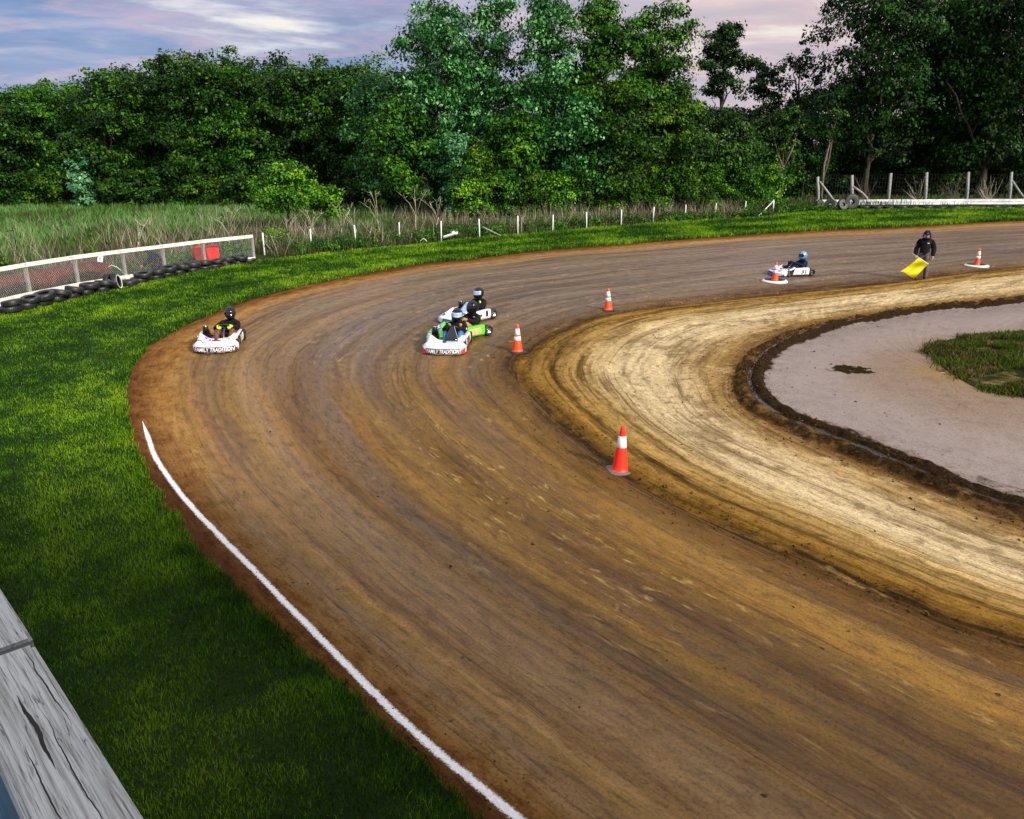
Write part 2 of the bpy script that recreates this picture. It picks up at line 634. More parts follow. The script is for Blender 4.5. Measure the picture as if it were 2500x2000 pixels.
def catmull(pts, n=24, closed=True):
    P = np.array(pts, float)
    m = len(P)
    out = []
    for i in range(m if closed else m - 1):
        if closed:
            p0, p1, p2, p3 = P[i - 1], P[i], P[(i + 1) % m], P[(i + 2) % m]
        else:
            p0, p1, p2, p3 = P[max(i - 1, 0)], P[i], P[i + 1], P[min(i + 2, m - 1)]
        for k in range(n):
            t = k / n
            out.append(.5 * ((2 * p1) + (-p0 + p2) * t + (2 * p0 - 5 * p1 + 4 * p2 - p3) * t * t + (-p0 + 3 * p1 - 3 * p2 + p3) * t ** 3))
    if not closed:
        out.append(P[-1])
    return np.array(out)


def pix(lst):
    return [gpt(x * K, y * K) for x, y in lst]


# ------------------------------------------------------------------ the oval: ground curves
CEN = np.array((9.5, 17.0))
C1p = pix([(2156, 465), (1900, 478), (1700, 487), (1500, 500), (1300, 516), (1150, 527), (1000, 545), (880, 557), (760, 578), (650, 600), (560, 622), (480, 647), (400, 682), (340, 712), (300, 745), (275, 790), (265, 830), (265, 880), (290, 960), (330, 1040), (380, 1110), (440, 1180), (510, 1250), (580, 1330), (660, 1400), (750, 1490), (850, 1580), (930, 1650), (1010, 1725)])
C1p += [(1.2, 3.2), (4, .3), (9, -4), (18, -9), (32, -14), (50, -14), (66, 0), (72, 25), (66, 48), (50, 60)]
C0p = pix([(2156, 438), (1900, 443), (1700, 449), (1600, 460), (1450, 468), (1300, 478), (1150, 491), (1000, 503), (900, 515), (760, 527), (640, 541), (540, 553), (400, 580), (300, 600), (200, 620), (100, 642), (0, 668)])
C0p += [(-15.6, 19), (-15.4, 12), (-13.5, 4), (-9, -4), (0, -12), (14, -20), (34, -26), (56, -26), (78, -6), (86, 25), (78, 56), (60, 71)]
C2p = pix([(2156, 560), (2000, 578), (1900, 592), (1700, 612), (1500, 632), (1300, 655), (1180, 690), (1110, 735), (1083, 790), (1150, 870), (1250, 955), (1330, 1010), (1450, 1075), (1600, 1143), (1750, 1210), (1900, 1275), (2156, 1370)])
C2p += [(9, 4), (16, 0), (26, -5), (40, -6), (52, 4), (56, 22), (50, 38), (38, 41)]
C3p = pix([(2156, 625), (2000, 640), (1850, 660), (1700, 688), (1600, 728), (1550, 775), (1545, 830), (1580, 870), (1660, 912), (1760, 955), (1870, 1000), (2000, 1050), (2156, 1105)])
C3p += [(9, 8), (13, 5.5), (24, 0), (36, 0), (44, 8), (47, 22), (42, 33), (31, 34)]
C4p = pix([(2156, 637), (2000, 650), (1850, 672), (1730, 700), (1640, 745), (1610, 790), (1625, 830), (1680, 870), (1800, 915), (1900, 955), (2000, 995), (2156, 1050)])
C4p += [(10, 8.6), (14, 6.3), (25, 1), (35, 1), (43, 9), (45.5, 22), (41, 32), (30, 32.5)]


def polar(pts):
    c = catmull(pts, 24) - CEN
    th = np.arctan2(c[:, 1], c[:, 0]) % (2 * math.pi)
    r = np.hypot(c[:, 0], c[:, 1])
    o = np.argsort(th)
    th, r = th[o], r[o]
    th = np.concatenate([th[-40:] - 2 * math.pi, th, th[:40] + 2 * math.pi])
    r = np.concatenate([r[-40:], r, r[:40]])
    return lambda t: np.interp(np.asarray(t) % (2 * math.pi), th, r)


R0, R1, R2, R3, R4 = polar(C0p), polar(C1p), polar(C2p), polar(C3p), polar(C4p)
D2R = math.radians
TH = np.concatenate([np.linspace(D2R(46), D2R(262), 1000, endpoint=False), np.linspace(D2R(262), D2R(406), 150, endpoint=False)])
CT, ST = np.cos(TH), np.sin(TH)
rr0, rr1, rr2, rr3, rr4 = R0(TH), R1(TH), R2(TH), R3(TH), R4(TH)
rm = .5 * (rr1 + rr2)
xm, ym = CEN[0] + rm * CT, CEN[1] + rm * ST
U = np.concatenate([[0], np.cumsum(np.hypot(np.diff(xm), np.diff(ym)))])


def at(th, r, z=0.0):
    return (CEN[0] + r * math.cos(th), CEN[1] + r * math.sin(th), z)


def tr(x, y):
    dx, dy = x - CEN[0], y - CEN[1]
    return math.atan2(dy, dx) % (2 * math.pi), math.hypot(dx, dy)


# ---- dirt: one sheet from the grass edge to the infield
vv = np.concatenate([np.linspace(-0.06, 0.12, 16, endpoint=False), np.linspace(.12, .86, 60, endpoint=False), np.linspace(.86, 1.35, 50, endpoint=False),
                     np.linspace(1.35, 1.9, 26, endpoint=False), np.linspace(1.9, 3.08, 56, endpoint=False), np.linspace(3.08, 4.0, 24)])
rk = np.stack([rr1, rr2, rr3, rr4, np.full_like(rr1, .05)], 1)   # (nth,5)
kf = np.clip(np.floor(vv), 0, 3).astype(int)
fr = vv - kf
RV = rk[:, kf] * (1 - fr) + rk[:, kf + 1] * fr
X = CEN[0] + RV * CT[:, None]
Y = CEN[1] + RV * ST[:, None]
UU = np.repeat(U[:, None], len(vv), 1)
VV = np.repeat(vv[None], len(TH), 0)
across = np.abs(np.cumsum(np.concatenate([np.zeros((len(TH), 1)), np.diff(RV, axis=1)], 1), 1))   # metres from the grass edge


def smooth(a, b, x):
    t = np.clip((x - a) / (b - a), 0, 1)
    return t * t * (3 - 2 * t)


wob = (fnoise(UU * .35, VV * 6, 3) - .5)
Z = 0.018 * (fnoise(UU * .25, across * 2.2 + 40, 3) - .5)
rut = np.exp(-((VV - 1.02 + wob * .08) / .035) ** 2)
rdg = np.exp(-((VV - 1.13 + wob * .08) / .05) ** 2)
Z += -0.05 * rut + 0.045 * rdg
wb2 = (fnoise(UU * 1.1, VV * 2 + 9, 4) - .5)
berm = smooth(1.98, 2.25, VV + wob * .16 + wb2 * .5) * (1 - smooth(2.80, 3.0, VV + wob * .10 + wb2 * .12))
groove = np.exp(-((VV - 2.52 + wob * .05) / .10) ** 2)
Z += berm * (.085 - .07 * groove) + berm * .15 * (fnoise(X * 4.5, Y * 4.5, 4) - .5) * (1 - groove)
Z += smooth(1.0, 1.3, VV) * (1 - smooth(1.8, 2.1, VV)) * .05 * (fnoise(UU * .5, across * 3.2 + 9, 4) - .5)
clod = np.clip(fnoise(X * 9, Y * 9, 2) - .58, 0, 1) * smooth(.0, .05, VV) * .06
Z += clod * (1 - smooth(.1, .2, VV))
Z -= .02 * smooth(3.0, 3.1, VV) * 0


LN = np.interp(VV, [-.1, 0, 1, 2, 3, 4], [-.9, 0, 9, 13.6, 15.2, 20])


SHEEN0, SHEEN1 = float(np.interp(D2R(140), TH, U)), float(np.interp(D2R(186), TH, U))  # stretch of track that carries the painted sky reflection


def mat_dirt():
    m = bpy.data.materials.new('packed_clay_dirt')
    m.use_nodes = True
    n = N(m.node_tree)
    b = m.node_tree.nodes['Principled BSDF']
    u, v, ac = n.attr('track_u'), n.attr('track_v'), n.attr('lane')
    co = n.coord()
    x, y, z = n.sep(co)

    def str_(su, sa, seed, det=6, ro=.62, di=.3):
        return n.noise(n.comb(n.math('MULTIPLY', u, su), n.math('MULTIPLY', ac, sa), seed), 1.0, det, ro, di)

    def sc_(val, k):
        return n.math('MULTIPLY', n.math('SUBTRACT', val, .5), k)
    gr = n.noise(co, 30.0, 7, .78)
    med = n.noise(co, 2.4, 7, .66, .4)
    wv = n.math('ADD', v, n.math('ADD', sc_(str_(.10, .55, 0.0, 5), .22), n.math('ADD', sc_(str_(.55, 2.6, 2.0, 5), .10), n.math('ADD', sc_(med, .10), sc_(str_(1.3, 5.0, 5.0, 5, .7), .07)))))
    s1 = str_(.05, .85, 1.0, 4, .5, .5)
    s2 = str_(.10, 3.2, 4.0, 7, .66)
    s3 = str_(3.0, 8.5, 7.0, 6, .74)
    s4 = str_(.16, 11.0, 9.0, 5, .6)
    q = 1 / 4.2
    stops = [(0.0, (.080, .032, .010)), (.04, (.150, .064, .016)), (.08, (.260, .128, .032)), (.13, (.350, .200, .058)), (.26, (.310, .180, .058)), (.44, (.185, .095, .020)),
             (.62, (.140, .070, .009)), (.84, (.140, .070, .007)), (.955, (.110, .050, .005)), (.99, (.050, .023, .003)), (1.025, (.018, .008, .002)), (1.05, (.120, .062, .009)),
             (1.10, (.220, .122, .022)), (1.145, (.235, .135, .030)), (1.17, (.085, .046, .009)), (1.20, (.260, .160, .042)), (1.29, (.340, .225, .078)), (1.315, (.170, .100, .026)), (1.345, (.420, .300, .125)), (1.50, (.550, .445, .260)), (1.72, (.520, .410, .235)), (1.88, (.34, .225, .085)),
             (1.97, (.180, .098, .030)), (2.08, (.045, .023, .006)), (2.30, (.022, .011, .003)), (2.88, (.014, .008, .003)), (3.0, (.018, .010, .004)), (3.02, (.235, .185, .166)),
             (3.28, (.255, .205, .186)), (3.55, (.230, .175, .142)), (3.78, (.230, .170, .125)), (3.95, (.25, .165, .075))]
    vs = n.math('MULTIPLY', n.math('ADD', wv, .1), q)
    col = n.ramp(vs, [((p + .1) * q, c) for p, c in stops])

    def band(lo, hi, soft=.05):
        return n.math('MULTIPLY', n.ramp(vs, [((lo - soft + .1) * q, 0.0), ((lo + soft + .1) * q, 1.0)]), n.ramp(vs, [((hi - soft + .1) * q, 1.0), ((hi + soft + .1) * q, 0.0)]))

    def tint(fac, colr):
        return n.mix(fac, col, n.mix(1.0, col, colr, 'MULTIPLY'))
    track = band(.10, .95, .06)
    tan = band(1.08, 2.02, .05)
    both = n.math('ADD', track, tan, True)
    # broad lanes: polished mauve clay and ochre
    col = n.mix(n.math('MULTIPLY', n.ramp(s1, [(.54, 0.0), (.68, .65)]), track), col, (.135, .092, .062))
    col = n.mix(n.math('MULTIPLY', n.ramp(s1, [(.38, .85), (.54, 0.0)]), track), col, (.215, .118, .013))
    col = tint(n.math('MULTIPLY', n.ramp(s2, [(.36, .9), (.49, 0.0)]), n.math('ADD', n.math('MULTIPLY', track, .55), tan, True)), (.44, .39, .34))
    col = tint(n.math('MULTIPLY', n.ramp(s2, [(.54, 0.0), (.68, .7)]), n.math('ADD', n.math('MULTIPLY', track, .6), tan, True)), (1.5, 1.45, 1.42))
    col = n.mix(n.math('MULTIPLY', n.ramp(s4, [(.50, 0.0), (.60, .75)]), band(.96, 1.08, .02)), col, (.150, .075, .012))
    # wide darker lanes worn by the karts, and grey-mauve sky reflection painted into the far bend
    ln = str_(.03, .75, 71.0, 4, .55, .5)
    col = tint(n.math('MULTIPLY', n.ramp(ln, [(.38, .7), (.50, 0.0)]), track), (.66, .57, .44))
    col = tint(n.math('MULTIPLY', n.ramp(ln, [(.54, 0.0), (.64, .7)]), track), (1.35, 1.3, 1.25))
    sky_sheen = n.math('MULTIPLY', n.ramp(n.math('DIVIDE', n.math('ADD', u, sc_(str_(.08, .5, 77.0, 4), 26.0)), 100.0), [(SHEEN0 / 100, .68), (SHEEN1 / 100, 0.0)]), band(.14, .93, .07))
    col = n.mix(sky_sheen, col, n.mix(n.ramp(s2, [(.40, 0.0), (.60, 1.0)]), (.105, .080, .066), (.205, .168, .150)))
    # crisp tyre lines in the apron, faint ones on the racing surface
    col = tint(n.math('MULTIPLY', n.ramp(s4, [(.36, .8), (.46, 0.0)]), n.math('ADD', n.math('MULTIPLY', track, .20), n.math('ADD', n.math('MULTIPLY', band(1.04, 1.45, .06), .9), n.math('MULTIPLY', band(1.40, 1.95, .06), .35)))), (.40, .33, .25))
    col = tint(n.math('MULTIPLY', n.ramp(s4, [(.58, 0.0), (.68, .5)]), band(1.1, 1.6, .08)), (1.3, 1.28, 1.2))
    # damp blotches and dried crust on the apron
    blot = n.math('ADD', n.math('MULTIPLY', str_(.22, 1.0, 12.0, 7, .68), .6), n.math('MULTIPLY', med, .4))
    col = n.mix(n.math('MULTIPLY', n.ramp(blot, [(.50, 0.0), (.57, .65)]), band(1.42, 2.0, .12)), col, (.135, .082, .030))
    col = n.mix(n.math('MULTIPLY', n.ramp(blot, [(.40, .7), (.46, 0.0)]), band(1.32, 1.95, .1)), col, (.560, .440, .230))
    # mud smears on the dark berm and clods thrown inside it
    col = n.mix(n.math('MULTIPLY', n.ramp(med, [(.50, 0.0), (.60, .8)]), band(2.02, 2.45, .06)), col, (.140, .078, .024))
    col = n.mix(n.math('MULTIPLY', n.ramp(gr, [(.52, 0.0), (.62, .6)]), band(2.1, 2.98, .06)), col, (.075, .042, .014))
    # mottling, streaking and grain
    col = tint(n.ramp(med, [(.36, .45), (.52, 0.0)]), (.62, .58, .54))
    col = tint(n.math('MULTIPLY', n.ramp(s3, [(.37, .85), (.50, 0.0)]), n.ramp(vs, [((3.0 + .1) * q, .8), ((3.05 + .1) * q, .4)])), (.42, .37, .32))
    col = tint(n.math('MULTIPLY', n.ramp(s3, [(.55, 0.0), (.68, .6)]), both), (1.4, 1.36, 1.3))
    col = tint(n.ramp(gr, [(.34, .9), (.50, 0.0)]), (.36, .32, .28))
    col = tint(n.ramp(gr, [(.55, 0.0), (.70, .5)]), (1.55, 1.5, 1.42))
    # pale dried flecks towards the inside of the turn
    fl = str_(1.9, 5.0, 21.0, 6, .70, .5)
    patch = n.ramp(str_(.14, .6, 30.0, 3, .5), [(.42, 0.0), (.60, 1.0)])
    fk = n.math('MULTIPLY', n.math('MULTIPLY', n.ramp(fl, [(.57, 0.0), (.68, .75)]), patch), band(.40, 1.0, .12))
    col = n.mix(fk, col, (.430, .300, .110))
    # scattered dark clods and scuffs
    cd = n.new('ShaderNodeTexVoronoi')
    n.put(cd.inputs['Vector'], n.comb(x, y, 0.0))
    cd.inputs['Scale'].default_value = 2.6
    gate = n.ramp(n.noise(co, .7, 3), [(.46, 0.0), (.58, 1.0)])
    dist = n.math('ADD', cd.outputs['Distance'], sc_(n.noise(co, 22, 3), .22))
    ck = n.math('MULTIPLY', n.ramp(dist, [(.03, 1.0), (.075, 0.0)]), gate)
    col = n.mix(ck, col, (.020, .011, .005))
    av = n.noise(n.comb(n.math('ADD', n.math('MULTIPLY', u, .20), n.math('MULTIPLY', ac, .55)), n.math('ADD', n.math('MULTIPLY', ac, 2.2), n.math('MULTIPLY', u, -.10)), 41.0), 1.0, 4, .55, .3)
    arc = n.math('MULTIPLY', n.ramp(av, [(.54, 0.0), (.62, .85)]), n.math('MULTIPLY', band(.15, .9, .1), n.ramp(str_(.07, .3, 44.0, 2), [(.45, 0.0), (.6, 1.0)])))
    col = tint(arc, (.60, .56, .60))
    # long cuts left by tyres along the line
    gv = str_(.05, 2.6, 33.0, 3, .5, .5)
    gl = n.ramp(gv, [(.482, 0.0), (.496, .6), (.502, .6), (.515, 0.0)])
    gl = n.math('MULTIPLY', gl, n.ramp(str_(.12, 1.0, 50.0, 2), [(.46, 0.0), (.56, 1.0)]))
    col = tint(n.math('MULTIPLY', gl, both), (.36, .31, .26))
    n.put(b.inputs['Base Color'], col)
    # damp packed clay takes a sheen, loose dirt is matt
    wet = n.math('MULTIPLY', band(.14, .98, .08), n.ramp(str_(.1, 1.0, 60.0, 4), [(.3, .45), (.65, 1.0)]))
    inner = n.ramp(vs, [((3.01 + .1) * q, 0.0), ((3.04 + .1) * q, 1.0), ((3.40 + .1) * q, .7), ((3.62 + .1) * q, 0.0)])
    rg = n.math('SUBTRACT', .95, n.math('ADD', n.math('MULTIPLY', wet, .66), n.math('MULTIPLY', inner, .72)))
    gw = n.math('MULTIPLY', n.ramp(n.attr('groove'), [(.60, 0.0), (.86, 1.0)]), n.ramp(n.noise(n.comb(n.math('MULTIPLY', u, .5), 0.0, 70.0), 1.0, 3), [(.40, 0.0), (.50, 1.0)]))
    rg = n.math('MULTIPLY', rg, n.math('SUBTRACT', 1.0, n.math('MULTIPLY', gw, .93)))
    n.put(b.inputs['Roughness'], n.math('ADD', rg, sc_(gr, .25), True))
    n.put(b.inputs['Specular IOR Level'], n.math('ADD', .06, n.math('MULTIPLY', n.math('MAXIMUM', n.math('MAXIMUM', n.math('MULTIPLY', wet, .50), inner), gw), .50)))
    h = n.math('ADD', n.math('MULTIPLY', gr, .45), n.math('ADD', n.math('MULTIPLY', s3, .5), n.math('MULTIPLY', s2, .4)))
    h = n.math('ADD', h, n.math('MULTIPLY', med, .5))
    h = n.math('ADD', h, n.math('MULTIPLY', ck, .5))
    h = n.math('SUBTRACT', h, n.math('MULTIPLY', gl, .5))
    h = n.math('MULTIPLY', h, n.math('SUBTRACT', 1.0, n.math('MAXIMUM', gw, n.math('MULTIPLY', inner, .6))))
    n.put(b.inputs['Normal'], n.bump(h, .6, .03))
    return m


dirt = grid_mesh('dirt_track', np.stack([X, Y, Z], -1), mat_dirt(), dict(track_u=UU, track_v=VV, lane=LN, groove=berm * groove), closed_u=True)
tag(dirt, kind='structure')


def dirt_z(x, y):
    th, r = tr(x, y)
    i = int(np.argmin(np.abs(((TH - th + math.pi) % (2 * math.pi)) - math.pi)))
    return float(np.interp(-r, -RV[i], Z[i]))


# ---- loose dirt clods thrown to the edges of the line and over the berm
rc = np.random.RandomState(21)
nc = 9000
cv = np.concatenate([1.02 + rc.randn(2600) * .05, np.abs(rc.randn(2200)) * .05 - .01, 2.06 + rc.randn(1800) * .10, 2.3 + rc.rand(1400) * .7, .1 + rc.rand(1000) * 3.3])
nc = len(cv)
ct = D2R(60) + rc.rand(nc) * D2R(190)
ci_ = np.clip(np.searchsorted(TH[:1000], ct), 0, 999)
cr_ = np.array([np.interp(v_, vv, RV[i_]) for v_, i_ in zip(cv, ci_)])
cz = np.array([np.interp(v_, vv, Z[i_]) for v_, i_ in zip(cv, ci_)])
C3 = np.stack([CEN[0] + cr_ * np.cos(TH[ci_]), CEN[1] + cr_ * np.sin(TH[ci_]), cz], 1) + rc.randn(nc, 3) * np.array([.03, .03, 0])
cs_ = (.007 + .020 * rc.rand(nc) ** 2.5) * np.where(cv < .2, .6, 1.0)
od = np.array([(1, 0, 0), (0, 1, 0), (-1, 0, 0), (0, -1, 0), (0, 0, .8), (0, 0, -.6)], float)
tri = [(0, 1, 4), (1, 2, 4), (2, 3, 4), (3, 0, 4), (1, 0, 5), (2, 1, 5), (3, 2, 5), (0, 3, 5)]
OV = C3[:, None, :] + od[None] * cs_[:, None, None] * (1 + .45 * rc.randn(nc, 6, 1))
TV = OV[:, np.array(tri).ravel(), :].reshape(-1, 3)
mcl = mat_plain('dirt_clod', (.075, .042, .015), .95, var=.4, scale=3, spec=.05)
o = raw_mesh('dirt_clods', TV, 3, mcl)
tag(o, kind='stuff')

# ---- mown verge between the dirt and the fences
def verge_edge(th):
    return .22 * (fnoise(np.asarray(th) * 60, np.asarray(th) * 0 + 3, 4) - .5)


ws = np.concatenate([np.linspace(0, .06, 8, endpoint=False), np.linspace(.06, 1.0, 26)])
edge = verge_edge(TH)
RG = (rr1 + edge)[:, None] * (1 - ws) + rr0[:, None] * ws
GX, GY = CEN[0] + RG * CT[:, None], CEN[1] + RG * ST[:, None]


def verge_zf(x, y, wv_):
    return 0.012 + .05 * smooth(0, .05, wv_) + .05 * (fnoise(x * .5, y * .5, 3) - .5) * smooth(.02, .2, wv_)


GZ = verge_zf(GX, GY, np.repeat(ws[None], len(TH), 0))


def mat_grass_base():
    m = bpy.data.materials.new('mown_turf')
    m.use_nodes = True
    n = N(m.node_tree)
    b = m.node_tree.nodes['Principled BSDF']
    co = n.coord()
    c = n.ramp(n.noise(co, .45, 5, .6), [(.35, (.006, .020, .001)), (.52, (.012, .032, .0015)), (.68, (.026, .040, .003))])
    c = n.mix(n.ramp(n.noise(co, 26, 5, .7), [(.40, .8), (.56, 0.0)]), c, (.010, .022, .002))
    n.put(b.inputs['Base Color'], c)
    b.inputs['Roughness'].default_value = .9
    b.inputs['Specular IOR Level'].default_value = .15
    n.put(b.inputs['Normal'], n.bump(n.noise(co, 30, 5, .7), .8, .05))
    return m


M['turf'] = mat_grass_base()
verge = grid_mesh('grass_verge', np.stack([GX, GY, GZ], -1), M['turf'], closed_u=True)
tag(verge, kind='structure')

# ---- rough ground beyond the verge, with a black ditch behind the turn, out to the horizon
offs = np.array([-.25, 0, .18, .35, .55, .8, 1.1, 1.5, 2.5, 4, 7, 12, 20, 35, 60, 120, 300, 900, 2400.])
FENCE_DEG = math.degrees(tr(*gpt(628, 622))[0])
ditch_w = smooth(D2R(88), D2R(100), TH) * (1 - smooth(D2R(FENCE_DEG - 1.5), D2R(FENCE_DEG), TH))
prof = np.interp(offs, [-.25, 0, .18, .35, .8, 1.1, 1.5], [0, 0, -.20, -.34, -.34, -.15, 0.0])
flat = np.interp(offs, [-.25, 0], [-.02, -.005])
OR = rr0[:, None] + offs[None]
OX, OY = CEN[0] + OR * CT[:, None], CEN[1] + OR * ST[:, None]
OZ = ditch_w[:, None] * prof[None] + (1 - ditch_w[:, None]) * flat[None]
OZ = OZ - .012


def mat_ground():
    m = bpy.data.materials.new('rough_field_soil')
    m.use_nodes = True
    n = N(m.node_tree)
    b = m.node_tree.nodes['Principled BSDF']
    co = n.coord()
    c = n.ramp(n.noise(co, .5, 6, .65), [(.35, (.012, .018, .004)), (.55, (.022, .040, .006)), (.7, (.05, .045, .02))])
    c = n.mix(n.attr('ditch'), c, (.006, .006, .005))
    n.put(b.inputs['Base Color'], c)
    b.inputs['Roughness'].default_value = .95
    b.inputs['Specular IOR Level'].default_value = .1
    n.put(b.inputs['Normal'], n.bump(n.noise(co, 4, 6, .7), .9, .1))
    return m


dm = ditch_w[:, None] * np.interp(offs, [-.25, 0, .1, 1.2, 1.6], [0, .2, 1, 1, 0])[None]
ground = grid_mesh('ground', np.stack([OX, OY, OZ], -1), mat_ground(), dict(ditch=dm), closed_u=True)
tag(ground, kind='structure')

# ---- chalk line along the outside of the turn
wl = catmull(pix([(300, 888), (313, 925), (330, 968), (380, 1040), (450, 1117), (530, 1197), (620, 1290), (700, 1371), (800, 1473), (900, 1567), (1000, 1650), (1092, 1727), (1180, 1795), (1330, 1905), (1500, 2020)]), 30, False)
tg = np.gradient(wl, axis=0)
tg /= np.linalg.norm(tg, axis=1)[:, None]
nr = np.stack([-tg[:, 1], tg[:, 0]], 1)
sx_ = np.linspace(-1, 1, 9)
hw = .056
WX = wl[:, None, 0] + nr[:, None, 0] * sx_[None] * hw
WY = wl[:, None, 1] + nr[:, None, 1] * sx_[None] * hw
WZ = np.array([[dirt_z(a, b) for a, b in zip(ra, rb)] for ra, rb in zip(WX, WY)])
WZ = WZ + .007
mw = bpy.data.materials.new('white_chalk')
mw.use_nodes = True
n = N(mw.node_tree)
b = mw.node_tree.nodes['Principled BSDF']
co = n.coord()
b.inputs['Roughness'].default_value = .9
n.put(b.inputs['Base Color'], n.ramp(n.noise(co, 30, 5, .7), [(.3, (.66, .64, .62)), (.6, (.84, .84, .84))]))
ab = n.math('ABSOLUTE', n.attr('across'))
al = n.math('ADD', ab, n.math('ADD', n.math('MULTIPLY', n.math('SUBTRACT', n.noise(co, 55, 4, .75), .5), 1.5), n.math('MULTIPLY', n.math('SUBTRACT', n.noise(co, 3, 3), .5), .5)))
n.put(b.inputs['Alpha'], n.ramp(al, [(.42, 1.0), (.82, 0.0)]))
wlo = grid_mesh('white_line', np.stack([WX, WY, WZ], -1), mw, dict(across=np.repeat(sx_[None], len(wl), 0) / np.clip(np.arange(len(wl)) / 26, .15, 1)[:, None]))
tag(wlo, kind='structure')

# ---- the infield: low grassy mound and a dark wet patch of weed on the inner road
isl = catmull([gpt(2268, 868), (10.3, 19.2), (11.5, 20.3), (13.5, 20.9), (17, 22.5), (22, 24), (30, 24), (32, 18), (26, 12), (18, 10.5), (13, 12.6), (10.6, 14.9), (9.6, 15.8)], 14)
ic = np.array((16., 17.))
rings = np.linspace(1.0, 0.0, 12)
IP = ic + (isl - ic)[:, None, :] * (rings[None, :, None])
IZ = .012 + .16 * smooth(0, .25, 1 - rings)[None] * (0.5 + fnoise(IP[..., 0] * .8, IP[..., 1] * .8, 3))
mi = bpy.data.materials.new('scrubby_infield')
mi.use_nodes = True
n = N(mi.node_tree)
b = mi.node_tree.nodes['Principled BSDF']
co = n.coord()
c = n.ramp(n.noise(co, 1.1, 6, .65, .4), [(.40, (.008, .012, .002)), (.50, (.020, .022, .003)), (.56, (.10, .075, .022)), (.66, (.26, .19, .075))])
n.put(b.inputs['Base Color'], c)
b.inputs['Roughness'].default_value = .95
b.inputs['Specular IOR Level'].default_value = .1
n.put(b.inputs['Normal'], n.bump(n.noise(co, 9, 5, .7), .8, .06))
infield = grid_mesh('infield_mound', np.stack([IP[..., 0], IP[..., 1], IZ], -1), mi, closed_u=True)
tag(infield, kind='structure')

# ------------------------------------------------------------------ grass
rng = np.random.RandomState(11)
M['blade'] = mat_leaf('grass_blade', (.008, .042, .001), (.070, .205, .003), (.280, .450, .016), .55, .30, .15)
M['weed'] = mat_leaf('tall_weed_blade', (.085, .075, .042), (.036, .125, .008), (.150, .310, .090), .6, .25, .15)
M['stalk'] = mat_leaf('dry_stalk', (.10, .075, .06), (.26, .21, .16), (.52, .46, .36), .8, .1, .1)


def blades(P, hgt, wid, shade, lean=.5, bend=.35):
    """bent triangular blades: P (n,3) roots"""
    n_ = len(P)
    a = rng.rand(n_) * 2 * math.pi
    dx, dy = np.cos(a), np.sin(a)
    b = rng.rand(n_) * 2 * math.pi
    ln = hgt * lean * rng.rand(n_)
    tx, ty = np.cos(b) * ln, np.sin(b) * ln
    w2 = wid / 2
    V = np.empty((n_, 5, 3))
    V[:, 0] = P - np.stack([dx * w2, dy * w2, np.full(n_, .01)], 1)
    V[:, 1] = P + np.stack([dx * w2, dy * w2, np.full(n_, -.01)], 1)
    mid = P + np.stack([tx * bend, ty * bend, hgt * .6], 1)
    V[:, 2] = mid + np.stack([dx * w2 * .8, dy * w2 * .8, np.zeros(n_)], 1)
    V[:, 3] = P + np.stack([tx, ty, hgt], 1)
    V[:, 4] = mid - np.stack([dx * w2 * .8, dy * w2 * .8, np.zeros(n_)], 1)
    return V.reshape(-1, 3), np.repeat(shade, 5)


def in_view(P, mx=250, my=160):
    x, y, dd = project(P)
    return (dd > .5) & (x > -mx) & (x < 2500 + mx) & (y > -my) & (y < 2000 + my)


# lawn on the verge
N_TRY = 8500000
th_ = D2R(46) + rng.rand(N_TRY) * D2R(216)
a1, a0 = R1(th_) + verge_edge(th_) - .04, R0(th_)
r_ = np.sqrt(a1 ** 2 + rng.rand(N_TRY) * (a0 ** 2 - a1 ** 2))
gx, gy = CEN[0] + r_ * np.cos(th_), CEN[1] + r_ * np.sin(th_)
dist = np.sqrt(gx ** 2 + gy ** 2 + CAM_H ** 2)
dA = .5 * (a0 ** 2 - a1 ** 2) * D2R(216)      # area weight of each try
want = np.minimum(3300, 3300 * (9.5 / dist) ** 1.6)
keep = rng.rand(N_TRY) < want * dA / N_TRY
gx, gy, a1, a0, r_, dist = gx[keep], gy[keep], a1[keep], a0[keep], r_[keep], dist[keep]
wv_ = (r_ - a1) / (a0 - a1)
P = np.stack([gx, gy, verge_zf(gx, gy, wv_)], 1)
k2 = in_view(P, 500, 500)
P, dist, wv_ = P[k2], dist[k2], wv_[k2]
print('lawn blades', len(P))
big = fnoise(P[:, 0] * .38 + 3, P[:, 1] * .38, 4)
sml = fnoise(P[:, 0] * 3.0, P[:, 1] * 3.0 + 20, 3)
stripe = np.sin(wv_ * 15 + 1.4 * (big - .5)) * .15
sh = np.clip(.40 + stripe + (big - .5) * 1.1 + (sml - .5) * .8 + rng.randn(len(P)) * .24, 0, 1)
hg = (.026 + .030 * rng.rand(len(P))) * (0.55 + sml * 1.0) * np.maximum(1, dist / 22)
hg *= np.where(wv_ < .03, 1.5, 1.0)
wd = np.maximum(.0046, .0046 * dist / 9)
V, S = blades(P, hg, wd, sh, .9)
o = raw_mesh('grass', V, 5, M['blade'], dict(shade=S))
tag(o, kind='stuff')
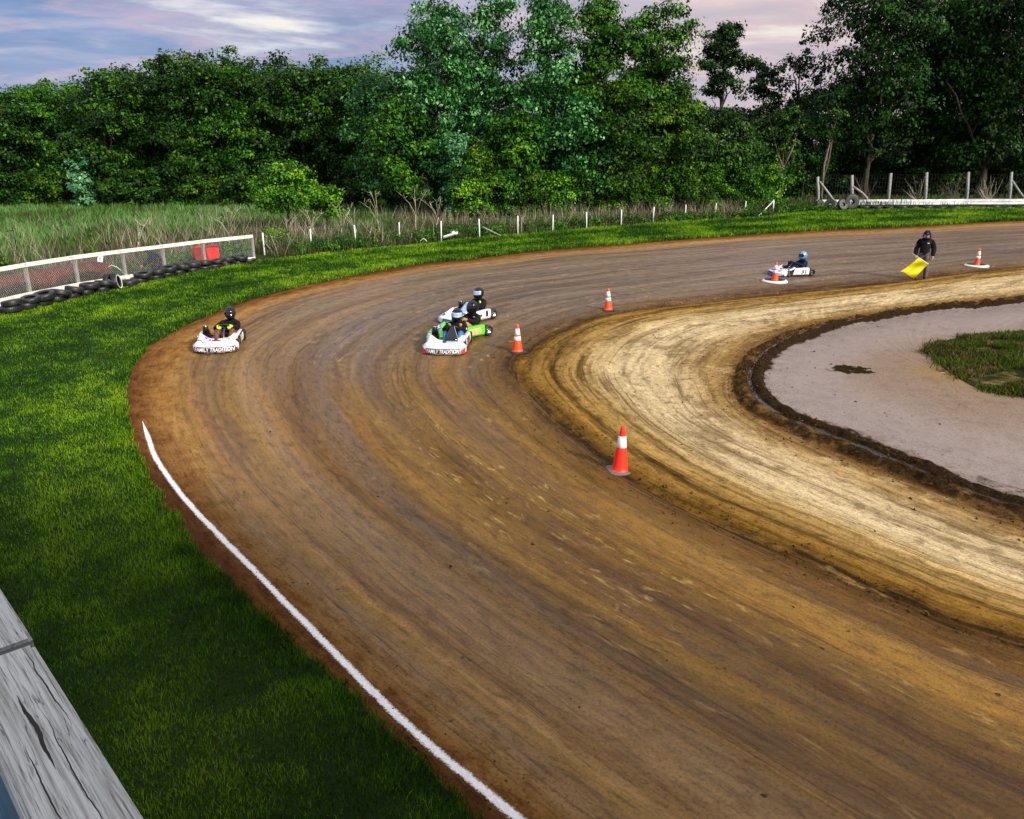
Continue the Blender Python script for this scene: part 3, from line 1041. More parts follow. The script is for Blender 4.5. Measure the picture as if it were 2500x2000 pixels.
# stray broad-leaved tufts along the ragged dirt edge
# infield scrub
n_ = 110000
tt = rng.randint(0, len(isl), n_)
ff = np.sqrt(rng.rand(n_))
jit = rng.randn(n_, 2) * .10
IPp = ic + (isl[tt] - ic) * ff[:, None] + jit
gate = fnoise(IPp[:, 0] * .9, IPp[:, 1] * 1.3, 4) > .41
IPp = IPp[gate]
q_ = np.clip(1 - ff[gate], 0, 1)
P = np.stack([IPp[:, 0], IPp[:, 1], .002 + .16 * smooth(0, .25, q_) * (0.5 + fnoise(IPp[:, 0] * .8, IPp[:, 1] * .8, 3))], 1)
P = P[in_view(P)]
sh = np.clip(rng.rand(len(P)) * .7 + (fnoise(P[:, 0] * 2, P[:, 1] * 2, 3) - .35) * .9, 0, 1)
V, S = blades(P, .06 + .16 * rng.rand(len(P)) * fnoise(P[:, 0] * 1.5, P[:, 1] * 1.5, 2), np.full(len(P), .02), sh, 1.0)
M['scrub'] = mat_leaf('infield_scrub_blade', (.15, .115, .045), (.030, .055, .004), (.075, .150, .006), .7, .2, .1)
o = raw_mesh('infield_grass', V, 5, M['scrub'], dict(shade=S))
tag(o, kind='stuff')
# shallow puddle of standing water on the inner road
wc = np.array(gpt(2080, 903))
mp_ = bpy.data.materials.new('puddle_water')
mp_.use_nodes = True
n = N(mp_.node_tree)
b = mp_.node_tree.nodes['Principled BSDF']
b.inputs['Base Color'].default_value = (.020, .014, .004, 1)
b.inputs['Roughness'].default_value = .06
co = n.coord()
al = n.math('ADD', n.attr('rim'), n.math('MULTIPLY', n.math('SUBTRACT', n.noise(co, 5.5, 5, .65), .5), 2.2))
n.put(b.inputs['Alpha'], n.ramp(al, [(.50, 1.0), (.53, 0.0)]))
n.put(b.inputs['Normal'], n.bump(n.noise(co, 14, 3), .05, .01))
pu, pv = np.linspace(0, 1, 28), np.linspace(0, 2 * math.pi, 48)
PR = pu[:, None] * np.ones(48)[None]
PX = wc[0] + PR * np.cos(pv)[None] * .72 + PR * np.sin(pv)[None] * -.12
PY = wc[1] + PR * np.sin(pv)[None] * .62
o = grid_mesh('puddle', np.stack([PX, PY, np.full_like(PX, .012)], -1), mp_, dict(rim=PR))
tag(o, kind='structure')

# tall weeds in the field and under the trees
N_TRY = 900000
fx = -60 + rng.rand(N_TRY) * 125
fy = 18 + rng.rand(N_TRY) * 72
t_ = np.arctan2(fy - CEN[1], fx - CEN[0]) % (2 * math.pi)
off = np.hypot(fx - CEN[0], fy - CEN[1]) - R0(t_)
dd = np.hypot(fx, fy)
start = np.interp(np.degrees(t_), [40, 73, 75, 88, 100, FENCE_DEG - .6, FENCE_DEG, 175], [6.5, 6.5, 2.2, .9, 1.0, 1.0, 4.0, 4.4])
ok = (off > start) & (rng.rand(N_TRY) < np.clip((30 / dd) ** 1.2, 0, 1) * np.where(fx > 12, .5, 1))
fx, fy, off, dd, t_, start = fx[ok], fy[ok], off[ok], dd[ok], t_[ok], start[ok]
P = np.stack([fx, fy, np.full(len(fx), -.02)], 1)
k2 = in_view(P, 200, 100)
P, off, dd, t_, start = P[k2], off[k2], dd[k2], t_[k2], start[k2]
print('weeds', len(P))
big = fnoise(P[:, 0] * .22, P[:, 1] * .22, 4)
sml = fnoise(P[:, 0] * 1.3, P[:, 1] * 1.3, 3)
sh = np.clip(.08 + np.clip((off - start) / 24, 0, .6) + (big - .5) * 1.6 + (sml - .5) * 1.0 + rng.randn(len(P)) * .22, 0, 1)
hg = (.20 + .52 * sml + .22 * rng.rand(len(P))) * np.clip((off - start) / 1.5 + .35, .35, 1.0)
V, S = blades(P, hg, .02 * np.maximum(1, dd / 30), sh, .6)
o = raw_mesh('field_grass', V, 5, M['weed'], dict(shade=S))
tag(o, kind='stuff')

# dry stalks, leaning at all angles
N_TRY = 60000
fx = -45 + rng.rand(N_TRY) * 62
fy = 26 + rng.rand(N_TRY) * 38
t_ = np.arctan2(fy - CEN[1], fx - CEN[0]) % (2 * math.pi)
off = np.hypot(fx - CEN[0], fy - CEN[1]) - R0(t_)
cl_ = fnoise(fx * .28, fy * .28 + 50, 3)
ok = (off > np.interp(np.degrees(t_), [95, 104, FENCE_DEG - .5, FENCE_DEG], [1.6, 1.5, 1.5, 4.4])) & (off < 24) & (cl_ > .44) & (rng.rand(N_TRY) < np.exp(-np.maximum(0, off - 4) / 9))
fx, fy = fx[ok], fy[ok]
P = np.stack([fx, fy, np.zeros(len(fx))], 1)
P = P[in_view(P, 150, 100)]
print('stalks', len(P))
hg = .5 + 1.0 * rng.rand(len(P)) ** 1.5
V, S = blades(P, hg, np.full(len(P), .016), rng.rand(len(P)), .9, .56)
o = raw_mesh('dry_stalks', V, 5, M['stalk'], dict(shade=S))
tag(o, kind='stuff')

# ------------------------------------------------------------------ trees and shrubs
LEAF = dict(
    dark=mat_leaf('dark_green_leaf', (.003, .016, .001), (.012, .054, .002), (.060, .155, .005), .55, .07, .16),
    mid=mat_leaf('mid_green_leaf', (.005, .030, .001), (.022, .100, .003), (.085, .230, .008), .5, .07, .16),
    teal=mat_leaf('silver_backed_leaf', (.002, .026, .003), (.018, .115, .012), (.185, .46, .16), .5, .07, .16, under=(.06, .22, .07)),
    olive=mat_leaf('olive_green_leaf', (.006, .028, .001), (.026, .084, .002), (.100, .190, .006), .55, .07, .16),
    fresh=mat_leaf('fresh_green_leaf', (.012, .058, .001), (.050, .175, .003), (.17, .34, .010), .5, .07, .16),
    pale=mat_leaf('pale_green_leaf', (.02, .10, .03), (.07, .22, .09), (.20, .42, .22), .45, .07, .16),
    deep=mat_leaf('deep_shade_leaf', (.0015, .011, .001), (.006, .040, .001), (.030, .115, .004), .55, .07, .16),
)


def leaf_cloud(rs, lobes, n_clump, per, size, csize, droop=.3, flatten=.6):
    """lobes: (k,6) centre+radii.  clumps sit on the lobes, leaves in the clumps"""
    lobes = np.asarray(lobes, float)
    wgt = (lobes[:, 3] * lobes[:, 4] + lobes[:, 3] * lobes[:, 5])
    li = rs.choice(len(lobes), n_clump, p=wgt / wgt.sum())
    dv = rs.randn(n_clump, 3)
    dv /= np.linalg.norm(dv, axis=1)[:, None]
    dv[:, 2] = np.where(dv[:, 2] < -.35, -dv[:, 2] * .6, dv[:, 2])
    rad = .55 + .5 * rs.rand(n_clump) ** .6
    cc = lobes[li, :3] + dv * lobes[li, 3:] * rad[:, None]
    cs = csize * (.55 + .9 * rs.rand(n_clump))
    csh = np.clip(.40 + .26 * rs.randn(n_clump), 0, 1)
    per = int(per * 1.9)
    size = size * .66
    csize = csize * .82
    n_ = n_clump * per
    ci = np.repeat(np.arange(n_clump), per)
    off = np.clip(rs.randn(n_, 3), -1.5, 1.5) * np.array([1, 1, flatten]) * .55
    c = cc[ci] + off * cs[ci][:, None]
    # leaf orientation: outward from clump + up + noise
    nm = off * .8 + dv[ci] * .5 + np.array([0, 0, .55]) + rs.randn(n_, 3) * .55
    nm /= np.linalg.norm(nm, axis=1)[:, None]
    ax = rs.randn(n_, 3) + np.array([0, 0, -droop * 2])
    ax -= nm * (ax * nm).sum(1)[:, None]
    ax /= np.linalg.norm(ax, axis=1)[:, None] + 1e-9
    bx = np.cross(nm, ax)
    s = size * (.45 + 1.2 * rs.rand(n_) ** 1.4)
    V = np.empty((n_, 4, 3))
    V[:, 0] = c + ax * (s * .95)[:, None]
    V[:, 1] = c + bx * (s * .5)[:, None]
    V[:, 2] = c - ax * (s * .75)[:, None] + nm * (s * .12)[:, None]
    V[:, 3] = c - bx * (s * .5)[:, None]
    sh = np.clip(csh[ci] + rs.randn(n_) * .25, 0, 1)
    return V.reshape(-1, 3), np.repeat(sh, 4)


def limb_path(rs, a, b, k=5, wig=.12):
    a, b = np.array(a, float), np.array(b, float)
    L = np.linalg.norm(b - a)
    out = []
    for i in range(k + 1):
        t = i / k
        p = a + (b - a) * t
        p[2] += L * .10 * math.sin(math.pi * t)
        if 0 < i < k:
            p = p + rs.randn(3) * L * wig * .35
        out.append(tuple(p))
    return out


def tree(name, x, y, h, rad, base, leaf, label, seed, cat='tree', group=None, lobes_n=11, clumps=190, per=42, size=.22, csize=.85,
         bark='bark', droop=.3, shape='round', trunk_r=None, forks=None, lean=0.0):
    rs = np.random.RandomState(seed)
    root = thing(name, label, cat, (x, y, -.03), rs.rand() * 6.28 if forks is None else 0.0, group)
    lob = []
    for i in range(lobes_n):
        t = (i + .5) / lobes_n
        z = base + (h - base) * (t ** .9) * .86
        if shape == 'round':
            env = math.sin(math.pi * min(1, .18 + t * .80)) ** .6
        elif shape == 'cone':
            env = 1.05 - .8 * t
        elif shape == 'spread':
            env = .45 + .6 * math.sin(math.pi * (.1 + .75 * t))
        else:
            env = .9
        a = i * 2.4 + rs.rand()
        rr = rad * env * (.35 + .35 * rs.rand())
        lr = rad * (.42 + .20 * rs.rand()) * (.65 + .45 * env)
        lob.append((math.cos(a) * rr + lean * t, math.sin(a) * rr, z, lr, lr, min(lr * .85, (h - base) * .22)))
    # ragged leaders at the top
    for i in range(9):
        a = rs.rand() * 6.28
        rr = rad * .85 * rs.rand()
        lob.append((math.cos(a) * rr + lean, math.sin(a) * rr, h * (.985 - .16 * (rr / rad) ** 1.5 - .07 * rs.rand()), rad * .13, rad * .13, h * .05))
    tr_ = trunk_r or h * .014
    mb = MB()
    topz = base + (h - base) * .72
    pth = [(rs.randn() * .02 * h * t * (0 if t == 0 else 1) + lean * t * .7, rs.randn() * .012 * h * t, -0.1 + topz * t) for t in (0, .2, .4, .6, .8, 1)]
    mb.tube(pth, [tr_ * q for q in (1.25, 1, .85, .68, .48, .22)], 8)
    for i, L in enumerate(lob[:lobes_n]):
        if i % 2 == 0 or bark == 'pale_bark':
            t = min(.95, max(.2, (L[2] - rad * .5) / topz))
            st = np.array(pth[min(5, int(t * 5))])
            mb.tube(limb_path(rs, st, L[:3]), [tr_ * q for q in (.50, .4, .32, .24, .15, .07)], 6)
    if forks:
        for f in forks:
            mb.tube(f[0], f[1], 8)
    mb.build('trunk', M[bark], root, smooth=True)
    V, S = leaf_cloud(rs, lob, clumps, per, size, csize, droop)
    V = V[:len(V)]
    raw_mesh('crown', V, 4, LEAF[leaf], dict(shade=S), root)
    return root


ORD = ['leftmost'] + [q + ' from left' for q in 'second third fourth fifth sixth seventh eighth ninth tenth eleventh twelfth thirteenth fourteenth fifteenth sixteenth'.split()]


def T(name, px, Y, ptop, rad, base, leaf, label, seed, **kw):
    return tree(name, base_x(px, Y), Y, top_z(Y, ptop), rad, base, leaf, label, seed, **kw)


# front row behind the weedy field (left)
ft = [(-60, 205), (62, 200), (165, 172), (285, 146), (395, 150), (492, 108), (572, 98), (662, 124), (750, 122), (842, 138), (925, 130)]
for i, (px, pt) in enumerate(ft):
    T('leafy_tree', px, 70 + (i * 37 % 5) * .5, pt + 16 + max(0, 260 - px) * .05, 3.3, 1.2, ['dark', 'dark', 'mid', 'dark'][i % 4],
      ['dark', 'dark', 'mid-green', 'dark'][i % 4] + ' leafy tree at the back of the weedy field, %s' % ORD[i], 100 + i, group='trees along the weedy field', clumps=230, per=44, size=.20, csize=.8)
# second row
for i, px in enumerate([-10, 115, 235, 340, 445, 530, 620, 710, 800, 890]):
    pt = float(np.interp(px, [p for p, q in ft], [q for p, q in ft]))
    T('leafy_tree', px, 77, pt + [24, 14, 30, 14, 4, 30, 10, 20, 6, 16][i] + max(0, 260 - px) * .05, 2.9, 2.2, 'dark',
      'dark tree behind the field-edge row, top showing above it, %s' % ORD[i], 140 + i, group='trees behind the field-edge row', clumps=150, per=40, size=.24, csize=.9, lobes_n=9)
# undergrowth bushes under the left row
for i, px in enumerate([-30, 60, 140, 275, 350, 430, 510, 590, 860, 950]):
    T('bush', px, 66.5 + (i * 29 % 7) * .25, 395 + (i * 31 % 50), 2.0, .1, ['dark', 'deep', 'olive', 'dark'][i % 4],
      'low dark bush under the trees behind the weedy field, %s' % ORD[i], 170 + i, cat='bush', group='bushes at the foot of the field-edge trees', clumps=80, per=40, size=.18, csize=.6, lobes_n=6)
T('silver_bush', 208, 65, 374, 1.35, .2, 'pale', 'pale silvery-green young tree alone against the dark wood behind the field', 190, cat='bush', clumps=40, per=20, size=.24, csize=.42, shape='cone', lobes_n=7)

# tall silver-leaved trees in the middle
mids = [(1062, 60, -10, 3.2, 'teal'), (1190, 62, -45, 2.9, 'teal'), (1330, 61, -25, 3.1, 'teal'), (1455, 60, -30, 2.9, 'mid'), (1590, 62, -40, 2.7, 'mid')]
mlab = ['tall silver-leaved tree, leftmost of the tall middle group', 'tall silver-leaved tree, second in the tall middle group, sky beside its top',
        'tall silver-leaved tree in the centre of the tall middle group', 'tall green tree, fourth of the tall middle group', 'tall green tree at the right of the tall middle group, beside open sky']
for i, (px, Yt, pt, rd, lf) in enumerate(mids):
    T('tall_tree', px, Yt, pt, rd, 2.2, lf, mlab[i], 200 + i, group='tall trees in the middle of the tree line', clumps=330, per=46, size=.20, csize=.78, lobes_n=16, droop=.7)
# lower green trees in front of and between them
lows = [(985, 58, 225, 2.6, 'mid', 'mid-green tree filling the gap left of the tall silver-leaved group'), (935, 63, 175, 2.6, 'teal', 'silver-green tree just left of the tall middle group'),
        (1120, 57.5, 330, 2.0, 'teal', 'drooping silver-green tree low in front of the tall middle group'), (1265, 58, 270, 2.3, 'mid', 'bright mid-green tree low in the centre of the tree line'),
        (1400, 58, 225, 2.4, 'teal', 'silver-green tree with hanging branches, right of the centre of the tree line'),
        (1515, 58.5, 195, 2.6, 'olive', 'olive-green rounded tree below the right end of the tall group'), (1640, 61, 215, 2.8, 'olive', 'olive-green tree below the lone leafy top'),
        (1760, 66, 262, 3.0, 'dark', 'dark tree right of the lone leafy top, under open sky'), (1850, 72, 285, 3.0, 'dark', 'dark tree left of the forked bare trunk, under open sky'),
        (1955, 76, 260, 2.8, 'deep', 'dark tree at the left foot of the big right-hand trees')]
for i, (px, Yt, pt, rd, lf, lb) in enumerate(lows):
    T('leafy_tree', px, Yt, pt, rd, 1.0, lf, lb, 220 + i, clumps=190, per=44, size=.19, csize=.7, lobes_n=10, droop=.5)
# isolated top and thin-crowned trees against the sky
tree('slim_tree', base_x(1741, 78), 78, top_z(78, 42), 2.3, top_z(78, 245), 'deep', 'slim tree whose lone dark leafy top stands against the pink sky', 240, clumps=130, per=44, size=.22, csize=.6, lobes_n=10)
T('sparse_tree', 1925, 84, 92, 2.9, 4.5, 'deep', 'thin-crowned tree with sky between its leaves, beside the big right-hand trees', 241, clumps=110, per=24, size=.22, csize=.55, lobes_n=12)
T('sparse_tree', 1845, 84, 150, 2.6, 4.0, 'deep', 'sparse dark tree between the lone leafy top and the thin-crowned tree', 242, clumps=110, per=32, size=.22, csize=.6, lobes_n=10)
# big dark trees on the right
bigs = [(2105, 77, -60, 5.2, 3.6), (2245, 80, -95, 5.0, 4.0), (2390, 76, -80, 5.2, 3.6), (2540, 79, -90, 5.2, 3.4), (2320, 86, -60, 5.0, 3.0)]
bl = ['huge dark tree with a leafy overhang against the sky, leftmost of the big right-hand trees', 'huge dark tree with pale bare limbs showing, second of the big right-hand trees',
      'huge dark tree, third of the big right-hand trees, above the tall grey fence posts', 'huge dark tree cut by the right edge of the picture', 'dark tree standing deep behind the big right-hand trees']
for i, (px, Yt, pt, rd, bs) in enumerate(bigs):
    fk = None
    if i == 1:
        z0 = top_z(Yt, 340)
        fk = [([(1.3, -5.4, z0 - .3), (.7, -5.5, z0 + .9), (-.3, -5.5, z0 + 2.2), (-.9, -5.4, z0 + 3.6), (-1.9, -5.2, z0 + 4.8)], [.11, .11, .10, .08, .05]),
              ([(.9, -5.5, z0 + .2), (1.6, -5.4, z0 + 1.8), (2.1, -5.3, z0 + 3.2), (1.8, -5.2, z0 + 4.6)], [.04, .05, .045, .03])]
    T('big_tree', px, Yt, pt, rd, bs, 'deep' if i != 3 else 'dark', bl[i], 260 + i, group='big dark trees on the right', clumps=420, per=46, size=.24, csize=1.0, lobes_n=20, droop=.8, shape='spread',
      forks=fk, bark='bark')
# forked bare trunks
fz = top_z(70, 330)
x0, y0 = base_x(1900, 70), 70
tree('forked_tree', x0, y0, top_z(70, 255), 1.5, 4.6, 'dark', 'slim forked tree with a bare pale trunk left of the tall grey fence', 280, clumps=60, per=34, size=.18, csize=.5, lobes_n=6, bark='pale_bark', trunk_r=.03,
     forks=[([(0, 0, -.1), (.05, 0, 1.2), (-.05, 0, 2.4), (.12, 0, 3.4)], [.16, .14, .13, .11]), ([(.12, 0, 3.3), (.65, 0, 4.6), (.95, 0, 6.0), (1.1, .1, 7.6)], [.10, .08, .06, .03]), ([(.1, 0, 3.2), (-.5, 0, 4.3), (-.9, 0, 5.6), (-1.4, .1, 7.0)], [.09, .07, .05, .02])])
tree('slim_tree', base_x(2003, 73), 73, top_z(73, 200), 1.4, 5.4, 'deep', 'slim dark tree with a crooked pale trunk behind the tall grey fence end', 281, clumps=60, per=34, size=.18, csize=.5, lobes_n=6, bark='pale_bark', trunk_r=.10, forks=[([(0, 0, 2), (.3, 0, 4), (.4, 0, 6)], [.05, .05, .03])])
# shrub band behind the white-post fence
for i, px in enumerate([1145, 1215, 1290, 1362, 1432, 1505, 1580, 1655, 1730, 1800, 1868]):
    Yt = float(np.interp(px, [1145, 1500, 1870], [53.5, 59, 66]))
    T('bush', px, Yt, 388 + (i * 37 % 40), 1.55, .1, ['fresh', 'mid', 'olive', 'fresh', 'mid'][i % 5],
      ['fresh green', 'mid-green', 'olive', 'fresh green', 'mid-green'][i % 5] + ' bush in the band behind the white-post fence, %s' % ORD[i], 300 + i, cat='bush', group='bushes behind the white-post fence', clumps=95, per=42, size=.14, csize=.5, lobes_n=7)
T('pale_bush', 1118, 54.5, 330, 1.15, .3, 'pale', 'pale green shrub with a light spire at the left end of the bush band', 320, cat='bush', clumps=60, per=40, size=.14, csize=.42, lobes_n=7, shape='cone')
T('olive_bush', 1165, 54.2, 335, 1.5, .2, 'olive', 'olive shrub just right of the pale green shrub', 321, cat='bush', clumps=80, per=40, size=.14, csize=.5, lobes_n=7)
T('young_tree', 708, 46, 398, 1.75, 1.3, 'fresh', 'fresh green young tree in the weeds, the larger of the pair', 330, clumps=115, per=44, size=.13, csize=.45, lobes_n=9)
T('young_tree', 800, 46.5, 455, 1.05, 1.2, 'fresh', 'fresh green young tree in the weeds, the smaller of the pair', 331, clumps=55, per=44, size=.13, csize=.4, lobes_n=6)
T('seedling', 228, 33.5, 553, .28, .15, 'fresh', 'bright yellow-green leaning seedling above the rail of the white wooden fence', 332, cat='plant', clumps=14, per=24, size=.06, csize=.16, lobes_n=4, shape='cone')
T('seedling', 12, 27.5, 622, .5, .1, 'olive', 'olive green shrub at the left edge behind the white wooden fence', 333, cat='plant', clumps=22, per=30, size=.07, csize=.25, lobes_n=4)
T('seedling', 672, 39.5, 553, .55, .35, 'fresh', 'small leafy plant with a bright crown just right of the white wooden fence end', 334, cat='plant', clumps=18, per=30, size=.09, csize=.26, lobes_n=4)
for i, (px, Yt, pt, rd) in enumerate([(455, 34.5, 622, .7), (575, 37.2, 598, .8), (420, 33.6, 645, .6)]):
    T('low_bush', px, Yt, pt, rd, .05, 'mid', ['dark low bush left of the red tub behind the white fence', 'dark low bush right of the red tub behind the white fence', 'small low bush behind the white fence beside the orange pot'][i], 336 + i,
      cat='bush', group='low bushes around the red tub', clumps=45, per=36, size=.08, csize=.3, lobes_n=5)
# dark understorey below the big right-hand trees
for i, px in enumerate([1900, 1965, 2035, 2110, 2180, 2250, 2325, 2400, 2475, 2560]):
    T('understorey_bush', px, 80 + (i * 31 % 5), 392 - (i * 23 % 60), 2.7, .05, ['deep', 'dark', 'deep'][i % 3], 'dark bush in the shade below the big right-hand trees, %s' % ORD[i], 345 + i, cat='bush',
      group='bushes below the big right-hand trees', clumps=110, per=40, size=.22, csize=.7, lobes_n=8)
# tree line at the back that closes the gaps, one mass
rs = np.random.RandomState(77)
lob = []
for i in range(150):
    px = -250 + i * 21
    Yb = 92 + rs.rand() * 6
    xb = base_x(px, Yb)
    hh = float(np.interp(px, [0, 600, 950, 1600, 1700, 1900, 2000, 2600], [7.2, 10.5, 12, 11, 8.6, 8.4, 11, 13]))
    for q in (.2, .5, .85):
        lob.append((xb, Yb, hh * q, 2.6, 2.2, hh * .2))
V, S = leaf_cloud(rs, lob, 2400, 36, .42, 1.3, .3)
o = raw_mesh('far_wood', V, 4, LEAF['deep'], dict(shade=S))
tag(o, 'dark far wood closing the gaps between the trees', 'trees', kind='stuff')
# leafy ground cover along the ditch and white-post fence
lob = []
for i in range(190):
    t = D2R(72 + rs.rand() * (FENCE_DEG - 72.8))
    rr_ = float(R0(t)) + 1.3 + rs.rand() * 2.2
    p = at(t, rr_)
    if project([[p[0], p[1], 0]])[0][0] > 705:
        lob.append((p[0], p[1], .18, .6, .6, .28))
V, S = leaf_cloud(rs, lob, 1500, 22, .085, .30, .3)
o = raw_mesh('undergrowth', V, 4, LEAF['mid'], dict(shade=S))
tag(o, 'low leafy undergrowth behind the ditch and white-post fence', 'undergrowth', kind='stuff')


# bare dead saplings
def dead_sapling(px, Yt, h, label, seed):
    rs = np.random.RandomState(seed)
    root = thing('dead_sapling', label, 'dead sapling', (base_x(px, Yt), Yt, 0), 0, 'bare dead saplings in the weeds')
    mb = MB()
    k = h * (.35 + .15 * rs.rand())
    mb.tube([(0, 0, -.05), (rs.randn() * .05, 0, k * .5), (rs.randn() * .06, 0, k)], [.022, .018, .014], 6)
    mb.build('trunk', M['dead_wood'], root, True)
    for j in range(4):
        a = rs.rand() * 6.28
        sp = h * (.25 + .2 * rs.rand())
        e = (math.cos(a) * sp, math.sin(a) * sp * .5, k + (h - k) * (.6 + .4 * rs.rand()))
        m2 = (e[0] * .4, e[1] * .4, k + (e[2] - k) * .55)
        mb = MB().tube([(0, 0, k * (.7 + .3 * rs.rand())), m2, e], [.012, .009, .004], 5)
        for q in range(3):
            f = .4 + .5 * rs.rand()
            s_ = tuple(m2[c] + (e[c] - m2[c]) * f for c in range(3))
            mb.tube([s_, (s_[0] + rs.randn() * .18, s_[1] + rs.randn() * .1, s_[2] + .1 + .25 * rs.rand())], [.008, .003], 4)
        mb.build('branch', M['dead_wood'], root, True)


for i, (px, Yt, h, lb) in enumerate([(705, 41.5, 1.5, 'bare forked dead sapling under the fresh green young tree'), (765, 42.3, 1.9, 'bare leaning dead sapling between the pair of young trees'),
                                     (838, 43, 2.1, 'bare dead sapling with crossing twigs right of the smaller young tree'), (868, 43.2, 1.7, 'bare dead sapling close beside a white fence post left of the centre'),
                                     (925, 44, 2.6, 'tall bare dead sapling with wide branches, left of the V-shaped one'), (1018, 45, 2.7, 'tall bare V-shaped dead sapling left of the white plastic shell'),
                                     (1070, 46.5, 2.0, 'bare dead sapling above the white plastic shell'), (565, 39.0, 2.0, 'bare dead sapling with fanned twigs behind the white wooden fence end'),
                                     (345, 36.5, 1.7, 'bare dead sapling behind the middle of the white wooden fence')]):
    dead_sapling(px, Yt, h, lb, 400 + i)


# ------------------------------------------------------------------ white wooden fence with chain link (left)
def gp(px, py, z=0.0):
    x, y = gpt(px, py)
    return Vector((x, y, z))


fence = thing('chain_link_fence', 'white wooden-framed chain-link fence beside the grass on the left', 'fence')
fb = [gp(-95, 775), gp(0, 745), gp(75, 722), gp(194, 690), gp(308, 664), gp(406, 654 - 8), gp(500, 650 - 16), gp(618, 628)]
# smooth base line through measured feet
fpx = [(-110, 777), (-20, 755), (76, 733), (194, 709), (309, 690), (405, 675), (502, 659), (621, 643)]
fb = [gp(a, b_) for a, b_ in fpx]
FH = 1.17
for p in fb:
    i = fb.index(p)
    dv = (fb[min(i + 1, 7)] - fb[max(i - 1, 0)]).normalized()
    ang = math.atan2(dv.y, dv.x)
    R = Matrix.Rotation(ang, 3, 'Z')
    mb = MB().box((0, 0, FH / 2 - .05), (.10, .09, FH + .02))
    po = mb.build('post', M['post_wood'], fence)
    po.location = p
    po.rotation_euler = (0, 0, ang)
for i in range(7):
    a, b_ = fb[i], fb[i + 1]
    dv = (b_ - a)
    L = dv.length
    ang = math.atan2(dv.y, dv.x)
    nx = Vector((dv.y, -dv.x, 0)).normalized()     # towards the track
    for nm, zz, hh, th_w, of in (('top_rail', FH - .02, .13, .045, .07), ('bottom_board', .15, .26, .045, .07)):
        mb = MB().box((0, 0, 0), (L - .006, th_w, hh))
        ro = mb.build(nm, M['fence_wood'], fence, bevel=.004)
        ro.location = (a + b_) / 2 + nx * of + Vector((0, 0, zz))
        ro.rotation_euler = (0, 0, ang)
    # diamond mesh of wires
    mb = MB()
    s = .088
    zt, zb = FH + .03, .12
    Hh = zt - zb
    nx2 = nx * .098
    k = -int(Hh / s)
    while k * s < L:
        for sg in (1, -1):
            x0_, x1_ = k * s, k * s + Hh
            c0, c1 = max(0, x0_), min(L, x1_)
            if c1 - c0 < .02:
                continue
            za, zb_ = (c0 - x0_), (c1 - x0_)
            if sg < 0:
                za, zb_ = Hh - za, Hh - zb_
            p0 = a + dv / L * c0 + nx2 + Vector((0, 0, zb + za))
            p1 = a + dv / L * c1 + nx2 * 1.03 + Vector((0, 0, zb + zb_))
            mb.tube([p0, p1], .0022, 3, cap=False)
        k += 1
    mb.build('wire_mesh', M['galv'], fence)


# ------------------------------------------------------------------ tyres
def tyre_mesh(Rr=.30, wd=.19, hole=.165):
    h = wd / 2
    prof = [(hole, -h * .62), (hole + .02, -h * .86), (Rr * .80, -h), (Rr * .93, -h * .90), (Rr, -h * .62), (Rr * 1.005, 0), (Rr, h * .62), (Rr * .93, h * .90), (Rr * .80, h), (hole + .02, h * .86), (hole, h * .62), (hole + .045, h * .4), (Rr * .9, h * .35), (Rr * .9, -h * .35), (hole + .045, -h * .4)]
    mb = MB().lathe(prof, 36, closed=True)
    # tread grooves as raised blocks
    for k in range(36):
        a = 2 * math.pi * k / 36
        Rm = Matrix.Rotation(a, 3, 'Z')
        mb.box(Rm @ Vector((Rr * 1.002, 0, 0)), (.016, .028, wd * .55), Rm)
    return mb


def mk_tyre(mat, Rr=.30, wd=.19):
    me_o = tyre_mesh(Rr, wd).build('tyre', mat, None, True)
    me_o.data.set_sharp_from_angle(angle=.7)
    return me_o


ty_proto = mk_tyre(M['old_rubber'])
ty_mesh = ty_proto.data
bpy.data.objects.remove(ty_proto)
rs = random.Random(3)
tp = [(x_, float(np.interp(x_, [-40, 0, 56, 128, 163, 258, 304, 350, 408, 467, 552, 609], [788, 780, 767, 752, 742, 721, 713, 700, 686, 675, 661, 652]))) for x_ in (-30, 24, 66, 104, 140, 176, 214, 246, 318, 346, 378, 408, 438, 466, 494, 522, 552, 580, 604)]
tnames = ['lowest at the far left', 'first', 'second', 'third', 'fourth', 'fifth', 'sixth', 'seventh', 'eighth', 'ninth', 'tenth', 'eleventh', 'twelfth', 'thirteenth', 'fourteenth', 'fifteenth', 'sixteenth', 'seventeenth', 'eighteenth']
for i, (px, py) in enumerate(tp):
    p = gp(px, py - 7)
    for lev in (0, 1):
        if lev == 1 and i in (0, 8, 18):
            continue
        o = link('tyre', ty_mesh)
        o.location = (p.x + rs.uniform(-.06, .06) + (.12 if lev else 0), p.y + rs.uniform(-.04, .04), .155 + lev * .185)
        o.rotation_euler = (rs.uniform(-.06, .06) + (rs.uniform(-.16, .16) if lev else 0), rs.uniform(-.05, .05) + (rs.uniform(-.16, .16) if lev else 0), rs.uniform(0, 6))
        sc_ = rs.uniform(.92, 1.08)
        o.scale = (sc_, sc_, sc_ * rs.uniform(.9, 1.05))
        o.location.z = .02 + .095 * o.scale.z + .05 + lev * .19
        tag(o, 'black tyre %s in the row along the white fence, %s pile from left' % (('on top', 'at the bottom')[lev == 0], tnames[i]) if i else 'black tyre on the grass at the far left end of the tyre row', 'tyre', 'tyres heaped along the white fence')
